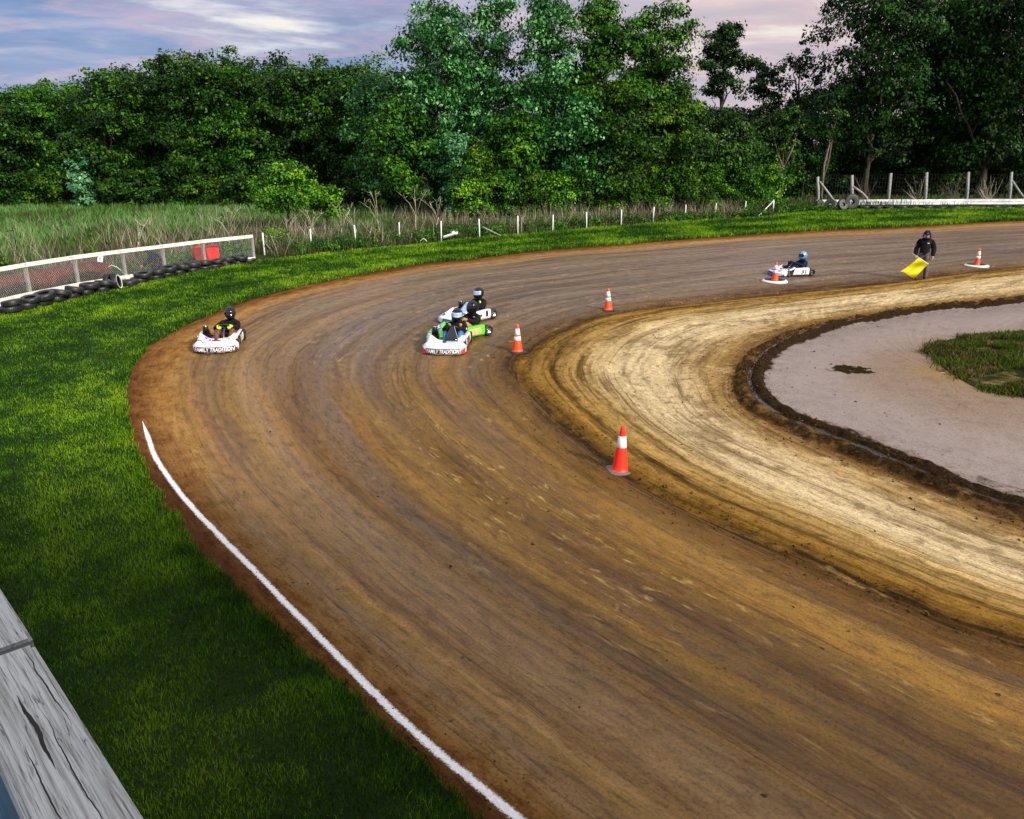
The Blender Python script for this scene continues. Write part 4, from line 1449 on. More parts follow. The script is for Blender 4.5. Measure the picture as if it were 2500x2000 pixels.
# one upright tyre with a white wall, and its black neighbour behind
p = gp(288, 711)
ww = thing('tyre', 'tyre standing upright with a white wall ring, in the tyre row by the white fence', 'tyre', (p.x, p.y, .32), 0, 'tyres heaped along the white fence')
ww.rotation_euler = (D2R(80), 0, D2R(98))
link('tread', ty_mesh, ww)
MB().lathe([(.205, .0895), (.21, .094), (.228, .0985), (.238, .0985), (.238, .094), (.21, .088)], 36, closed=True).build('white_wall', M['tyre_white'], ww, True)
o = link('tyre', ty_mesh)
o.location = (p.x - .24, p.y + .02, .31)
o.rotation_euler = (D2R(74), 0, D2R(90))
tag(o, 'black tyre leaning upright just left of the white-walled tyre', 'tyre', 'tyres heaped along the white fence')

# ------------------------------------------------------------------ things behind the white fence
# rusty tank on the ground
a, b_ = gp(-80, 772, 0), gp(262, 698, 0)
off = Vector((-.55, .85, 0)).normalized() * .95
ta, tb = a + off, b_ + off
dv = tb - ta
L = dv.length
tank = thing('rusty_tank', 'long rust-brown tank lying on the ground behind the white chain-link fence', 'tank', ((ta + tb) / 2)[:], math.atan2(dv.y, dv.x))
Rt = .37
MX = Matrix.Translation((0, 0, Rt + .12)) @ Matrix.Rotation(math.pi / 2, 4, 'Y')
pr = [(.02, -L / 2 - .08), (Rt * .6, -L / 2 - .06), (Rt * .97, -L / 2 + .02), (Rt, -L / 2 + .1), (Rt, L / 2 - .1), (Rt * .97, L / 2 - .02), (Rt * .6, L / 2 + .06), (.02, L / 2 + .08)]
MB().lathe(pr, 32, MX).build('shell', M['rust'], tank, True)
for xx in (-L * .3, 0, L * .3):
    MB().lathe([(Rt + .002, xx - .03), (Rt + .018, xx - .02), (Rt + .018, xx + .02), (Rt + .002, xx + .03)], 32, MX).build('band', M['rust'], tank, True)
for xx in (-L * .36, L * .36):
    MB().box((xx, 0, .10), (.14, .7, .26)).build('cradle', M['black'], tank)
# paper sign on the fence
p = gp(252, 699, 0)
sg = thing('paper_sign', 'small white paper sign with a blue figure hung on the white chain-link fence', 'sign', (p.x + .10, p.y - .10, .99), D2R(35))
sg.rotation_euler = (0, D2R(14), D2R(35))
MB().box((0, 0, 0), (.17, .006, .22)).build('sheet', M['white_plastic'], sg)


def text_data(s, size=1.0):
    c = bpy.data.curves.new('lettering', 'FONT')
    c.body = s
    c.size = size
    c.align_x = 'CENTER'
    c.align_y = 'CENTER'
    c.offset = .012 * size
    ob = bpy.data.objects.new('lettering', c)
    COL.objects.link(ob)
    dg = bpy.context.evaluated_depsgraph_get()
    me = bpy.data.meshes.new_from_object(ob.evaluated_get(dg))
    vs = np.array([v.co[:] for v in me.vertices])
    fs = [tuple(p.vertices) for p in me.polygons]
    bpy.data.objects.remove(ob)
    bpy.data.curves.remove(c)
    bpy.data.meshes.remove(me)
    return vs, fs


def lettering(name, s, fn, w, h, mat, parent, shear=0.0, sub=None):
    """lay the text over a surface: fn(a in -1..1, b in 0..1) -> point"""
    vs, fs = text_data(s)
    bm = bmesh.new()
    bv = [bm.verts.new(v) for v in vs]
    for f in fs:
        try:
            bm.faces.new([bv[i] for i in f])
        except ValueError:
            pass
    x0, x1 = vs[:, 0].min(), vs[:, 0].max()
    y0, y1 = vs[:, 1].min(), vs[:, 1].max()
    for v in bm.verts:
        a_ = ((v.co.x - x0) / (x1 - x0) * 2 - 1) * w
        b2 = (v.co.y - y0) / (y1 - y0)
        v.co = Vector(fn(a_ + shear * (b2 - .5), .5 + (b2 - .5) * h))
    me = bpy.data.meshes.new(name)
    bm.to_mesh(me)
    bm.free()
    me.materials.append(mat)
    return link(name, me, parent)


lettering('figure', '8', lambda a_, q: (a_, -.0045, (q - .5) * .14), .035, .8, M['blue_paint'], sg)
MB().box((.03, -.0042, .085), (.05, .003, .012)).build('mark', M['blue_paint'], sg)
# red tub
p = gp(500, 659) + Vector((-.25, 1.1, 0))
tub = thing('red_tub', 'bright red plastic tub on its stand behind the white fence', 'tub', (p.x, p.y, .30), D2R(-22))
tub.rotation_euler = (D2R(2), D2R(-5), D2R(-28))
sh_ = MB()


def tubp(u, v):
    s_ = [(-1, -1), (1, -1), (1, 1), (-1, 1), (-1, -1)]
    k = min(3, int(u * 4))
    f = u * 4 - k
    qx = s_[k][0] + (s_[k + 1][0] - s_[k][0]) * f
    qy = s_[k][1] + (s_[k + 1][1] - s_[k][1]) * f
    w_ = .9 + .1 * v
    return (qx * .42 * w_, qy * .30 * w_, v * .52)


sh_.grid(tubp, 24, 6)
sh_.add([tubp(i / 4, 0) for i in range(4)], [(0, 3, 2, 1)])
sh_.build('tub_wall', M['red_plastic'], tub, solid=-.02)
mb = MB()
rim = [(-.43, -.31, .52), (.43, -.31, .52), (.43, .31, .52), (-.43, .31, .52)]
for q in range(4):
    mb.bar(rim[q], rim[(q + 1) % 4], .035, .035)
mb.build('rim', M['red_plastic'], tub)
for qx in (-.3, .3):
    MB().box((qx, 0, -.15), (.08, .4, .30)).build('stand', M['black'], tub)
# orange pot
p = gp(437, 670) + Vector((-.10, .55, 0))
pot = thing('clay_pot', 'round orange clay pot behind the white fence left of the red tub', 'pot', (p.x, p.y, 0))
MB().lathe([(.02, .02), (.10, .02), (.15, .12), (.16, .2), (.13, .29), (.10, .31), (.10, .29), (.12, .2)], 20).build('bowl', M['terracotta'], pot, True)
MB().lathe([(.09, .315), (.115, .315), (.12, .335), (.095, .345)], 20, closed=True).build('rim', M['terracotta'], pot, True)
# brown sack
p = gp(342, 687) + Vector((-.12, .42, 0))
mb = MB()
rs2 = np.random.RandomState(8)
for q in range(4):
    mb.ball((rs2.randn() * .11, rs2.randn() * .06, .09 + .02 * q), (.15, .11, .09), 10, 7, Matrix.Rotation(rs2.rand() * 3, 4, 'Z'))
o = mb.build('brown_sack', M['brown_check'], None, True)
o.location = p
tag(o, 'crumpled red-brown sack on the grass behind the white fence by the crouching person', 'sack')
# white hose
p = gp(292, 694) + Vector((-.30, .5, 0))
mb = MB()
mb.tube([(-.28, 0, .42), (-.27, .02, .56), (-.15, .02, .62), (.05, 0, .55), (.22, 0, .40), (.27, 0, .24), (.20, 0, .14), (.02, 0, .10), (-.06, .05, .05)], .014, 8)
o = mb.build('white_hose', M['white_plastic'], None, True)
o.location = p
tag(o, 'white hose curving in a loop behind the white fence right of the rusty tank', 'hose')
# dark iron stake with a crossbar standing in the weeds
p = gp(40, 655)
st = thing('iron_stake', 'black iron stake with a short crossbar in the dry weeds at the far left', 'stake', (p.x - 1.2, p.y + 2.2, 0))
MB().tube([(0, 0, -.1), (0.02, 0, .9), (.0, 0, 1.45)], [.03, .025, .02], 6).build('shaft', M['black'], st, True)
MB().tube([(-.28, 0, 1.28), (.06, 0, 1.33)], .02, 6).build('crossbar', M['black'], st, True)

# white plastic kart shell at the grass edge
p = gp(1101, 586)
sh_o = thing('plastic_shell', 'white plastic kart nose shell lying at the far grass edge', 'plastic shell', (p.x, p.y, .06), D2R(10))


def hull(u, v):
    t = v * 2 - 1
    wv2 = .22 * math.sin(math.pi * min(1, .12 + u * .9)) ** .6
    return (-.40 + u * .78, t * wv2, .04 + .16 * u * (1 - .0) + .14 * (abs(t) ** 2) - .04 * math.cos(u * 3))


MB().grid(hull, 14, 10).build('hull', M['white_plastic'], sh_o, True, solid=.012)


def fin(u, v):
    return (.02 + u * .24, (v - .5) * .26, .20 + .22 * math.sin(math.pi * (.15 + .7 * u)) * (1 - .5 * abs(v * 2 - 1)))


MB().grid(fin, 8, 6).build('raised_back', M['white_plastic'], sh_o, True, solid=.012)
p = gp(1034, 592)
mb = MB().tube([(-.18 + .36 * i / 10, 0, .02 + .14 * math.sin(math.pi * i / 10)) for i in range(11)], .018, 6)
o = mb.build('pipe_hoop', M['white_post'], None, True)
o.location = (p.x, p.y, .03)
tag(o, 'thin pale hoop of pipe at the far grass edge left of the white shell', 'pipe')

# ------------------------------------------------------------------ white-post wire fence behind the turn
wf = thing('wire_fence', 'low wire fence on thin white posts behind the far bend', 'fence')
wp = [(646, 622, 1.0), (760, 610, 1.0), (869, 598, 1.0), (976, 590, 1.0), (1077, 586, 1.0), (1171, 580, 1.0), (1264, 570, 1.0), (1349, 567, 1.0), (1432, 559, 1.0), (1516, 551, 1.0), (1594, 543, 1.0), (1673, 536, 1.0), (1746, 529, .95), (1818, 523, .95), (1887, 519, .95)]
wpos = []
for i, (px, py, hh) in enumerate(wp):
    q = gp(px, py)
    wpos.append(q)
    rad = .035 if i < 14 else .05
    lz = .03 * math.sin(i * 2.1)
    MB().tube([(0, 0, -.4), (lz * .5, 0, hh * .5), (lz, 0, hh)], rad, 8).build('post', M['white_post'], wf, True).location = q
q = wpos[-1]
e = gp(1852, 529)
MB().tube([(q.x, q.y, .92), (e.x, e.y, .03)], .035, 8).build('brace', M['white_post'], wf, True)
q = wpos[5]
e = gp(1228, 577)
MB().bar((q.x + .15, q.y + .4, .55), (e.x, e.y + .3, -.05), .09, .05).build('fallen_rail', M['post_wood'], wf)
for zz in (.92, .55, .22):
    mb = MB()
    for i in range(len(wpos) - 1):
        a, b_ = wpos[i], wpos[i + 1]
        mid = (a + b_) / 2
        mb.tube([(a.x, a.y, zz), (mid.x, mid.y, zz - .03), (b_.x, b_.y, zz)], .006, 4, cap=False)
    mb.build('wire', M['dark_wire'], wf)
st_ = gp(1273, 573)
o = MB().tube([(0, 0, -.2), (.02, 0, .98)], .022, 6).build('wooden_stake', M['post_wood'], None, True)
o.location = st_
tag(o, 'thin brown wooden stake beside a white post behind the far bend', 'stake')

# ------------------------------------------------------------------ tall grey-post fence (right)
tf = thing('post_fence', 'tall fence of grey wooden posts with a white board at its foot, far right', 'fence')
tpx = [(1994, 500, 432), (2076, 500, 428), (2166, 499, 423), (2255, 499, 421), (2356, 498, 420), (2460, 498, 420), (2568, 497, 419)]
tpos = []
for i, (px, py, pt) in enumerate(tpx):
    q = gp(px, py)
    tpos.append(q)
    h = top_z(q.y, pt)
    lx = [-.20, -.18, -.06, -.16, -.18, -.18, -.2][i]
    MB().tube([(-lx * .4, 0, -.2), (0, 0, h * .45), (lx, 0, h)], [.155, .145, .125], 10).build('post', M['post_wood'], tf, True).location = q
for i, dx in ((0, 1), (1, 1), (5, 1)):
    q = tpos[i]
    nx_ = tpos[i + 1]
    f = .58 if i < 2 else .45
    e = q + (nx_ - q) * f * dx
    MB().tube([(q.x, q.y - .1, 1.95 if i != 1 else 1.55), ((q.x + e.x) / 2, e.y - .15, .98), (e.x, e.y - .2, -.02)], [.10, .095, .09], 8).build('brace', M['post_wood'], tf, True)
for i in range(6):
    a, b_ = tpos[i], tpos[i + 1]
    a = a + Vector((-.15 if i == 0 else 0, -.26, 0))
    b_ = b_ + Vector((0, -.26, 0))
    for nm, zz, hh in (('upper_board', .33, .22), ('lower_board', .09, .20)):
        m2 = MB().bar((a.x, a.y - .002 * i, zz), (b_.x - .01, b_.y - .002 * i, zz), .06, hh)
        m2.build(nm, M['barrier_wood'], tf)
mb = MB()
for i in range(6):
    a, b_ = tpos[i], tpos[i + 1]
    for zz in (.5, .85, 1.2, 1.55, 1.9, 2.25, 2.55):
        mb.tube([(a.x, a.y - .16, zz), ((a.x + b_.x) / 2, (a.y + b_.y) / 2 - .16, zz - .04), (b_.x, b_.y - .16, zz)], .0045, 3, cap=False)
    for k in range(13):
        f = k / 13
        c = a + (b_ - a) * f
        mb.tube([(c.x, c.y - .162, .45), (c.x, c.y - .162, 2.5)], .0035, 3, cap=False)
mb.build('wire_mesh', M['dark_wire'], tf)
# dead brush caught on the fence
for i, (px, sd) in enumerate([(2105, 1), (2235, 2), (2320, 3), (2405, 4)]):
    rs = np.random.RandomState(500 + sd)
    q = gp(px, 499)
    mb = MB()
    for k in range(26):
        a = rs.uniform(.9, 2.3)
        L_ = rs.uniform(.9, 2.6)
        mid = (math.cos(a) * L_ * .5 + rs.randn() * .1, rs.randn() * .15, math.sin(a) * L_ * .5)
        mb.tube([(.5 + rs.randn() * .1, 0, .1), (mid[0] + .3, mid[1], mid[2]), (math.cos(a) * L_ + rs.randn() * .15, rs.randn() * .25, math.sin(a) * L_)], [.015, .011, .004], 4)
    o = mb.build('dead_brush', M['dead_wood'] if i % 2 else M['pale_bark'], None, True)
    o.location = (q.x, q.y + .35, 0)
    tag(o, ['grey fallen brush behind the second and third tall grey posts', 'tangled grey dead brush behind the fourth tall grey post', 'pale fan of dead branches behind the fifth tall grey post', 'thin dead twigs near the sixth tall grey post'][i], 'dead brush', 'dead brush along the tall grey fence')
# tyres against the white board
btr = mk_tyre(M['rubber'], .55, .34)
bmr = btr.data
bpy.data.objects.remove(btr)
lb = ['large black tyre standing at the left end of the tall grey fence', 'large black tyre leaning second in the heap before the tall grey fence', 'large black tyre leaning third in the heap before the tall grey fence', 'largest black tyre in the heap before the tall grey fence, at its right']
for i, px in enumerate((2000, 2028, 2056, 2078)):
    q = gp(px, 512)
    o = link('large_tyre', bmr)
    s_ = [.75, .85, .85, 1.15][i]
    o.scale = (s_, s_, s_)
    o.location = (q.x, q.y + .2 * (i % 2), .50 * s_ + [0, -.06, -.04, .02][i])
    o.rotation_euler = (D2R([84, 66, 70, 86][i]), D2R([0, 10, -8, 0][i]), D2R([25, -30, 20, 5][i]))
    tag(o, lb[i], 'tyre', 'large tyres at the left end of the tall fence')
fl_pos = [2110, 2140, 2170, 2200, 2230, 2262, 2296, 2330, 2362, 2394, 2426, 2458, 2490, 2524]
for i, px in enumerate(fl_pos):
    q = gp(px, 512)
    o = link('tyre', ty_mesh)
    s_ = 1.55 + .25 * math.sin(i * 2.7)
    o.scale = (s_, s_, s_ * .9)
    o.location = (q.x, q.y + .12, .095 * s_ * .9 + .035)
    o.rotation_euler = (.04 * math.sin(i * 1.3), .05 * math.cos(i * 2.2), i)
    tag(o, 'flat black tyre at the foot of the white board far right, %s' % ORD[i], 'tyre', 'tyres laid along the white board on the right')


# ------------------------------------------------------------------ cones
def cone(px, py, label, kind, rz=0.0, h=.70, lean=(0, 0), z=0.0):
    x, y = gpt(px, py)
    root = thing('traffic_cone', label, 'cone', (x, y, dirt_z(x, y) + z - .004), rz, 'traffic cones along the inside of the track')
    root.rotation_euler = (lean[0], lean[1], rz)
    body = 'cone_red' if kind == 'single' else 'cone'
    rad = lambda zz: .125 - (.125 - .032) * ((zz - .035) / (h - .035))
    pr = [(rad(.035) + .018, .030), (rad(.05) + .004, .05)]
    for zz in np.linspace(.06, h - .03, 12):
        pr.append((rad(zz), zz))
    pr += [(.031, h - .015), (.024, h - .003), (.014, h), (.001, h)]
    MB().lathe(pr, 32).build('cone_body', M[body], root, True)
    s = .19
    mb = MB()
    c = .05
    oct_ = [(-s + c, -s), (s - c, -s), (s, -s + c), (s, s - c), (s - c, s), (-s + c, s), (-s, s - c), (-s, -s + c)]
    vs = [(a * 1.0, b_ * 1.0, 0.0) for a, b_ in oct_] + [(a, b_, .026) for a, b_ in oct_] + [(a * .93, b_ * .93, .036) for a, b_ in oct_]
    fs = [tuple(range(8))[::-1], tuple(range(16, 24))]
    for lv in (0, 8):
        for k in range(8):
            fs.append((lv + k, lv + (k + 1) % 8, lv + 8 + (k + 1) % 8, lv + 8 + k))
    mb.add(vs, fs)
    mb.build('base', M['cone_base_grey' if kind == 'single' else 'cone_base'], root)
    bands = [(.405, .585)] if kind == 'single' else [(.30, .40), (.44, .585)]
    for lo, hi in bands:
        MB().lathe([(rad(lo) + .0005, lo), (rad(lo) + .004, lo + .003), (rad((lo + hi) / 2) + .004, (lo + hi) / 2), (rad(hi) + .004, hi - .003), (rad(hi) + .0005, hi)], 32).build('reflective_collar', M['collar'], root, True)
    if kind == 'ring':
        MB().lathe([(rad(.42) + .001, .404), (rad(.42) + .013, .408), (rad(.42) + .013, .43), (rad(.42) + .001, .436)], 32, closed=True).build('ring', M['cone'], root, True)
    return root


cone(1513, 1143, 'red-orange cone with one white band and a grey base, nearest to the camera', 'single', D2R(12), .74, (D2R(0), D2R(2)))
cone(1263, 858, 'orange cone with two white bands right of the silver kart', 'ring', D2R(30), .69)
cone(1485, 756, 'orange cone with two white bands, midway between white kart and far kart', 'two', D2R(10), .68, (0, D2R(-2)))


def tyre_base(px, py, label):
    x, y = gpt(px, py)
    root = thing('marker_tyre', label, 'tyre', (x, y, dirt_z(x, y) - .003), 0, 'white-rimmed tyres under cones')
    Ro, Ri = .47, .24
    MB().lathe([(Ri + .06, .0), (Ro * .96, .0), (Ro, .03), (Ro * .99, .055), (Ro * .90, .085), (Ri + .10, .098), (Ri + .06, .08)], 40, closed=True).build('tread', M['tyre_white'], root, True)
    MB().lathe([(Ri, .01), (Ri + .056, .002), (Ri + .056, .085), (Ri + .11, .101), (Ri + .13, .104), (Ri + .05, .098), (Ri + .01, .075)], 40, closed=True).build('sidewall', M['rubber'], root, True)
    return root


tyre_base(1891, 689, 'white-painted tyre lying flat under the cone beside the far kart')
cone(1891, 687, 'orange cone with two white bands inside a flat tyre beside the far kart', 'two', D2R(40), .70, z=.02)
tyre_base(2384, 651, 'white-painted tyre lying flat under the rightmost cone')
cone(2384, 649, 'red-orange cone with two white bands inside a flat tyre right of the flagman', 'two', D2R(15), .70, (0, D2R(2)), z=.02)


# ------------------------------------------------------------------ people
def skin_body(name, joints, edges, root_j, parent, mat, subdiv=2):
    """joints: name -> (pos, rx, ry).  One continuous skinned surface."""
    names = list(joints)
    idx = {k: i for i, k in enumerate(names)}
    me = bpy.data.meshes.new(name)
    me.from_pydata([joints[k][0] for k in names], [(idx[a], idx[b]) for a, b in edges], [])
    ob = bpy.data.objects.new(name, me)
    COL.objects.link(ob)
    md = ob.modifiers.new('skin', 'SKIN')
    md.use_smooth_shade = True
    md.branch_smoothing = .3
    sv = me.skin_vertices[0].data
    for i, k in enumerate(names):
        sv[i].radius = (joints[k][1], joints[k][2])
        sv[i].use_root = (k == root_j)
    ss = ob.modifiers.new('sub', 'SUBSURF')
    ss.levels = subdiv
    ss.render_levels = subdiv
    dg = bpy.context.evaluated_depsgraph_get()
    out = bpy.data.meshes.new_from_object(ob.evaluated_get(dg))
    out.name = name
    bpy.data.objects.remove(ob)
    bpy.data.meshes.remove(me)
    sm(out)
    out.materials.clear()
    out.materials.append(mat)
    return link(name, out, parent)


def garment(name, body, joints, edges, want, mat, parent, inflate=.008):
    """clothing: the part of the body surface nearest to the given bones, lifted off the skin"""
    me = body.data
    co = np.empty(len(me.vertices) * 3)
    me.vertices.foreach_get('co', co)
    co = co.reshape(-1, 3)
    no = np.array([v.normal[:] for v in me.vertices])
    segs = [(np.array(joints[a][0]), np.array(joints[b][0])) for a, b in edges]
    fc = np.array([p.center[:] for p in me.polygons])
    best = np.full(len(fc), 1e9)
    bi = np.zeros(len(fc), int)
    for i, (a, b) in enumerate(segs):
        ab = b - a
        t = np.clip(((fc - a) @ ab) / (ab @ ab + 1e-9), 0, 1)
        dd_ = np.linalg.norm(fc - (a + t[:, None] * ab), axis=1)
        m_ = dd_ < best
        best[m_] = dd_[m_]
        bi[m_] = i
    sel = [i for i, e in enumerate(edges) if e in want]
    fsel = [p for p in me.polygons if bi[p.index] in sel]
    me.materials.append(mat)                    # the body under the cloth takes its colour too
    for p in fsel:
        p.material_index = len(me.materials) - 1
    used = sorted({v for p in fsel for v in p.vertices})
    mp = {v: i for i, v in enumerate(used)}
    V_ = co[used] + no[used] * (inflate + .006)
    tuck = co.copy()
    tuck[used] -= no[used] * .012
    me.vertices.foreach_set('co', tuck.ravel())
    m2 = bpy.data.meshes.new(name)
    m2.from_pydata([tuple(v) for v in V_], [], [tuple(mp[v] for v in p.vertices) for p in fsel])
    bm = bmesh.new()
    bm.from_mesh(m2)
    bmesh.ops.recalc_face_normals(bm, faces=bm.faces[:])
    bm.to_mesh(m2)
    bm.free()
    sm(m2)
    m2.materials.append(mat)
    return link(name, m2, parent)


def hand_mesh(pos, fwd, down, mat, parent, name='hand', side=1, curl=.9, s=1.0):
    """palm plus four curled fingers and a thumb; fwd = along the hand, down = palm side"""
    f = Vector(fwd).normalized()
    dn = Vector(down)
    dn = (dn - f * dn.dot(f)).normalized()
    sd = f.cross(dn).normalized() * side
    p = Vector(pos)
    mb = MB()
    mb.tube([p - f * .03 * s, p + f * .015 * s, p + f * .06 * s, p + f * .085 * s], [.026 * s, .036 * s, .040 * s, .030 * s], 10)
    for k, (o_, L_) in enumerate(((-.030, .070), (-.010, .080), (.011, .074), (.030, .058))):
        b0 = p + f * .07 * s + sd * o_ * s
        pts = [b0]
        a_ = 0.0
        for seg in range(3):
            a_ += curl * (.55 if seg == 0 else .9)
            pts.append(pts[-1] + (f * math.cos(a_) + dn * math.sin(a_)) * (L_ * s / 2.6))
        mb.tube(pts, [.0115 * s, .011 * s, .010 * s, .008 * s], 7)
    t0 = p + f * .02 * s - sd * .034 * s
    mb.tube([t0, t0 - sd * .026 * s + f * .03 * s + dn * .012 * s, t0 - sd * .022 * s + f * .055 * s + dn * .035 * s], [.014 * s, .012 * s, .009 * s], 7)
    return mb.build(name, mat, parent, True)


EDG = [('pelvis', 'belly'), ('belly', 'chest'), ('chest', 'neck'), ('neck', 'head'), ('head', 'crown')]
for S_ in ('L', 'R'):
    EDG += [('chest', 'sh' + S_), ('sh' + S_, 'el' + S_), ('el' + S_, 'wr' + S_), ('pelvis', 'hip' + S_), ('hip' + S_, 'kn' + S_), ('kn' + S_, 'an' + S_), ('an' + S_, 'toe' + S_)]
TOP = [('pelvis', 'belly'), ('belly', 'chest'), ('chest', 'neck')] + [(a + '', b) for S_ in 'LR' for a, b in (('chest', 'sh' + S_), ('sh' + S_, 'el' + S_), ('el' + S_, 'wr' + S_))]
LEGS = [e for S_ in 'LR' for e in (('pelvis', 'hip' + S_), ('hip' + S_, 'kn' + S_), ('kn' + S_, 'an' + S_))]
FEET = [('an' + S_, 'toe' + S_) for S_ in 'LR']


SEAT_Y = .15


def driver(loc, rz, label, top, legs, shoes, glove, helmet, visor, marks=None, head_dx=0.0, head_yaw=0.0, lean=0.0):
    loc = (loc[0] - math.sin(rz) * SEAT_Y, loc[1] + math.cos(rz) * SEAT_Y, loc[2])
    root = thing('person', label, 'person', loc, rz, 'kart drivers')
    J = {}
    hx = -.40 + head_dx
    J['pelvis'] = ((-.38, 0, .17), .13, .10)
    J['belly'] = ((-.42, lean * .3, .30), .13, .10)
    J['chest'] = ((-.44, lean * .7, .44), .16, .125)
    J['neck'] = ((-.42, lean, .575), .065, .065)
    J['head'] = ((hx, lean, .68), .075, .085)
    J['crown'] = ((hx, lean, .79), .06, .07)
    for S_, s in (('L', 1), ('R', -1)):
        J['sh' + S_] = ((-.41, .175 * s + lean * .8, .50), .074, .074)
        J['el' + S_] = ((-.24, .265 * s, .385), .056, .056)
        J['wr' + S_] = ((-.035, .165 * s, .475), .034, .034)
        J['hip' + S_] = ((-.30, .10 * s, .17), .098, .09)
        J['kn' + S_] = ((.015, .185 * s, .385), .064, .064)
        J['an' + S_] = ((.36, .16 * s, .17), .044, .044)
        J['toe' + S_] = ((.44, .16 * s, .25), .036, .036)
    body = skin_body('body', J, EDG, 'pelvis', root, M['skin'])
    garment('jacket', body, J, EDG, TOP + [('neck', 'head')], M[top], root, .014)
    garment('trousers', body, J, EDG, LEGS, M[legs], root, .010)
    for e_ in FEET:
        garment('shoe', body, J, EDG, [e_], M[shoes], root, .009)
    for s in (1, -1):
        hand_mesh((-.02, .165 * s, .485), (.55, -.25 * s, .12), (0.2, 0, -1), M[glove], root, 'glove', s, 1.0, 1.15)
    # helmet with chin bar and visor
    Hm = bpy.data.objects.new('helmet', None)
    hc = Vector((hx + .005, lean, .755))

    def hel(u, v):
        th = 2 * math.pi * u
        ph = math.pi * (.02 + .86 * v)
        x_ = math.sin(ph) * math.cos(th)
        y_ = math.sin(ph) * math.sin(th)
        z_ = math.cos(ph)
        fx_ = .148 if x_ > 0 else .142
        chin = max(0, x_) * max(0, -z_) * .085
        return (x_ * fx_ + chin + .01, y_ * (.122 + .004 * z_), z_ * .145 - .012 * max(0, x_) * max(0, -z_))
    Rh = Matrix.Rotation(head_yaw, 4, 'Z')
    ho = MB().grid(hel, 28, 18).build('helmet', M[helmet], root, True)
    ho.location = hc
    ho.rotation_euler = (0, 0, head_yaw)
    ho.scale = (1.15, 1.15, 1.13)

    def vis(u, v):
        th = (u - .5) * 2.5
        ph = math.pi * (.36 + .22 * v)
        x_ = math.sin(ph) * math.cos(th)
        y_ = math.sin(ph) * math.sin(th)
        z_ = math.cos(ph)
        chin = max(0, x_) * max(0, -z_) * .085
        k = 1.035
        return ((x_ * .148 + chin + .01) * k, y_ * .124 * k, z_ * .145 * k)
    MB().grid(vis, 16, 6).build('visor', M[visor], ho, True, solid=.004)
    if marks:
        for k, (mname, (mx, my, mz), (wx, wy, wz)) in enumerate(marks):
            MB().ball((mx, my, mz), (wx, wy, wz), 10, 6).build('jacket_print', M[mname], root, True)
    return root


# ------------------------------------------------------------------ karts
def xf(t):
    return .84 - .20 * abs(t) ** 2.6


def xr(t):
    return .26 - .20 * abs(t) ** 2.2


def nose_top(u, v):
    t = v * 2 - 1
    s = u
    x = (xf(t) - .035) * (1 - s) + xr(t) * s
    fen = math.exp(-((abs(t) - .80) / .27) ** 2)
    z = .172 + (s ** .85) * (.080 + .100 * fen) - .045 * abs(t) ** 7 * (1 - s) - .025 * (1 - s) ** 6
    y = .545 * t * (1 - .05 * (1 - s) ** 3 - .12 * min(1, max(0, (s - .22) / .3)))
    return (x, y, z)


def front_lip(t, wv2, off=0.0):
    """front face of the nose, t across, wv2 up"""
    x = xf(t) + .012 - .045 * wv2
    y = .545 * t * .95
    nxx = Vector((1, t * .9 * abs(t) ** 1.2, .25)).normalized()
    return Vector((x, y, .025 + .140 * wv2)) + nxx * off


def wheel(parent, pos, R_, W_, rimmat, rot=0.0):
    Mx = Matrix.Rotation(math.pi / 2, 4, 'X')
    h = W_ / 2
    wo = bpy.data.objects.new('wheel', None)
    mbh = MB().lathe([(.02, -h * .5), (.035, -h * .55), (.035, h * .55), (.02, h * .5)], 12, Mx)
    whl = mbh.build('wheel', M['steel'], parent, True)
    whl.location = pos
    whl.rotation_euler = (0, 0, rot)
    MB().lathe([(R_ * .50, -h * .8), (R_ * .62, -h), (R_ * .90, -h * .95), (R_, -h * .70), (R_, h * .70), (R_ * .90, h * .95), (R_ * .62, h), (R_ * .50, h * .8)], 28, Mx, closed=True).build('tyre', M['rubber'], whl, True)
    pr = [(.03, -h * .35), (R_ * .40, -h * .35), (R_ * .52, -h * .82), (R_ * .54, -h * .82), (R_ * .54, h * .82), (R_ * .52, h * .82), (R_ * .40, h * .35), (.03, h * .35)]
    MB().lathe(pr, 24, Mx).build('rim', M[rimmat], whl, True)


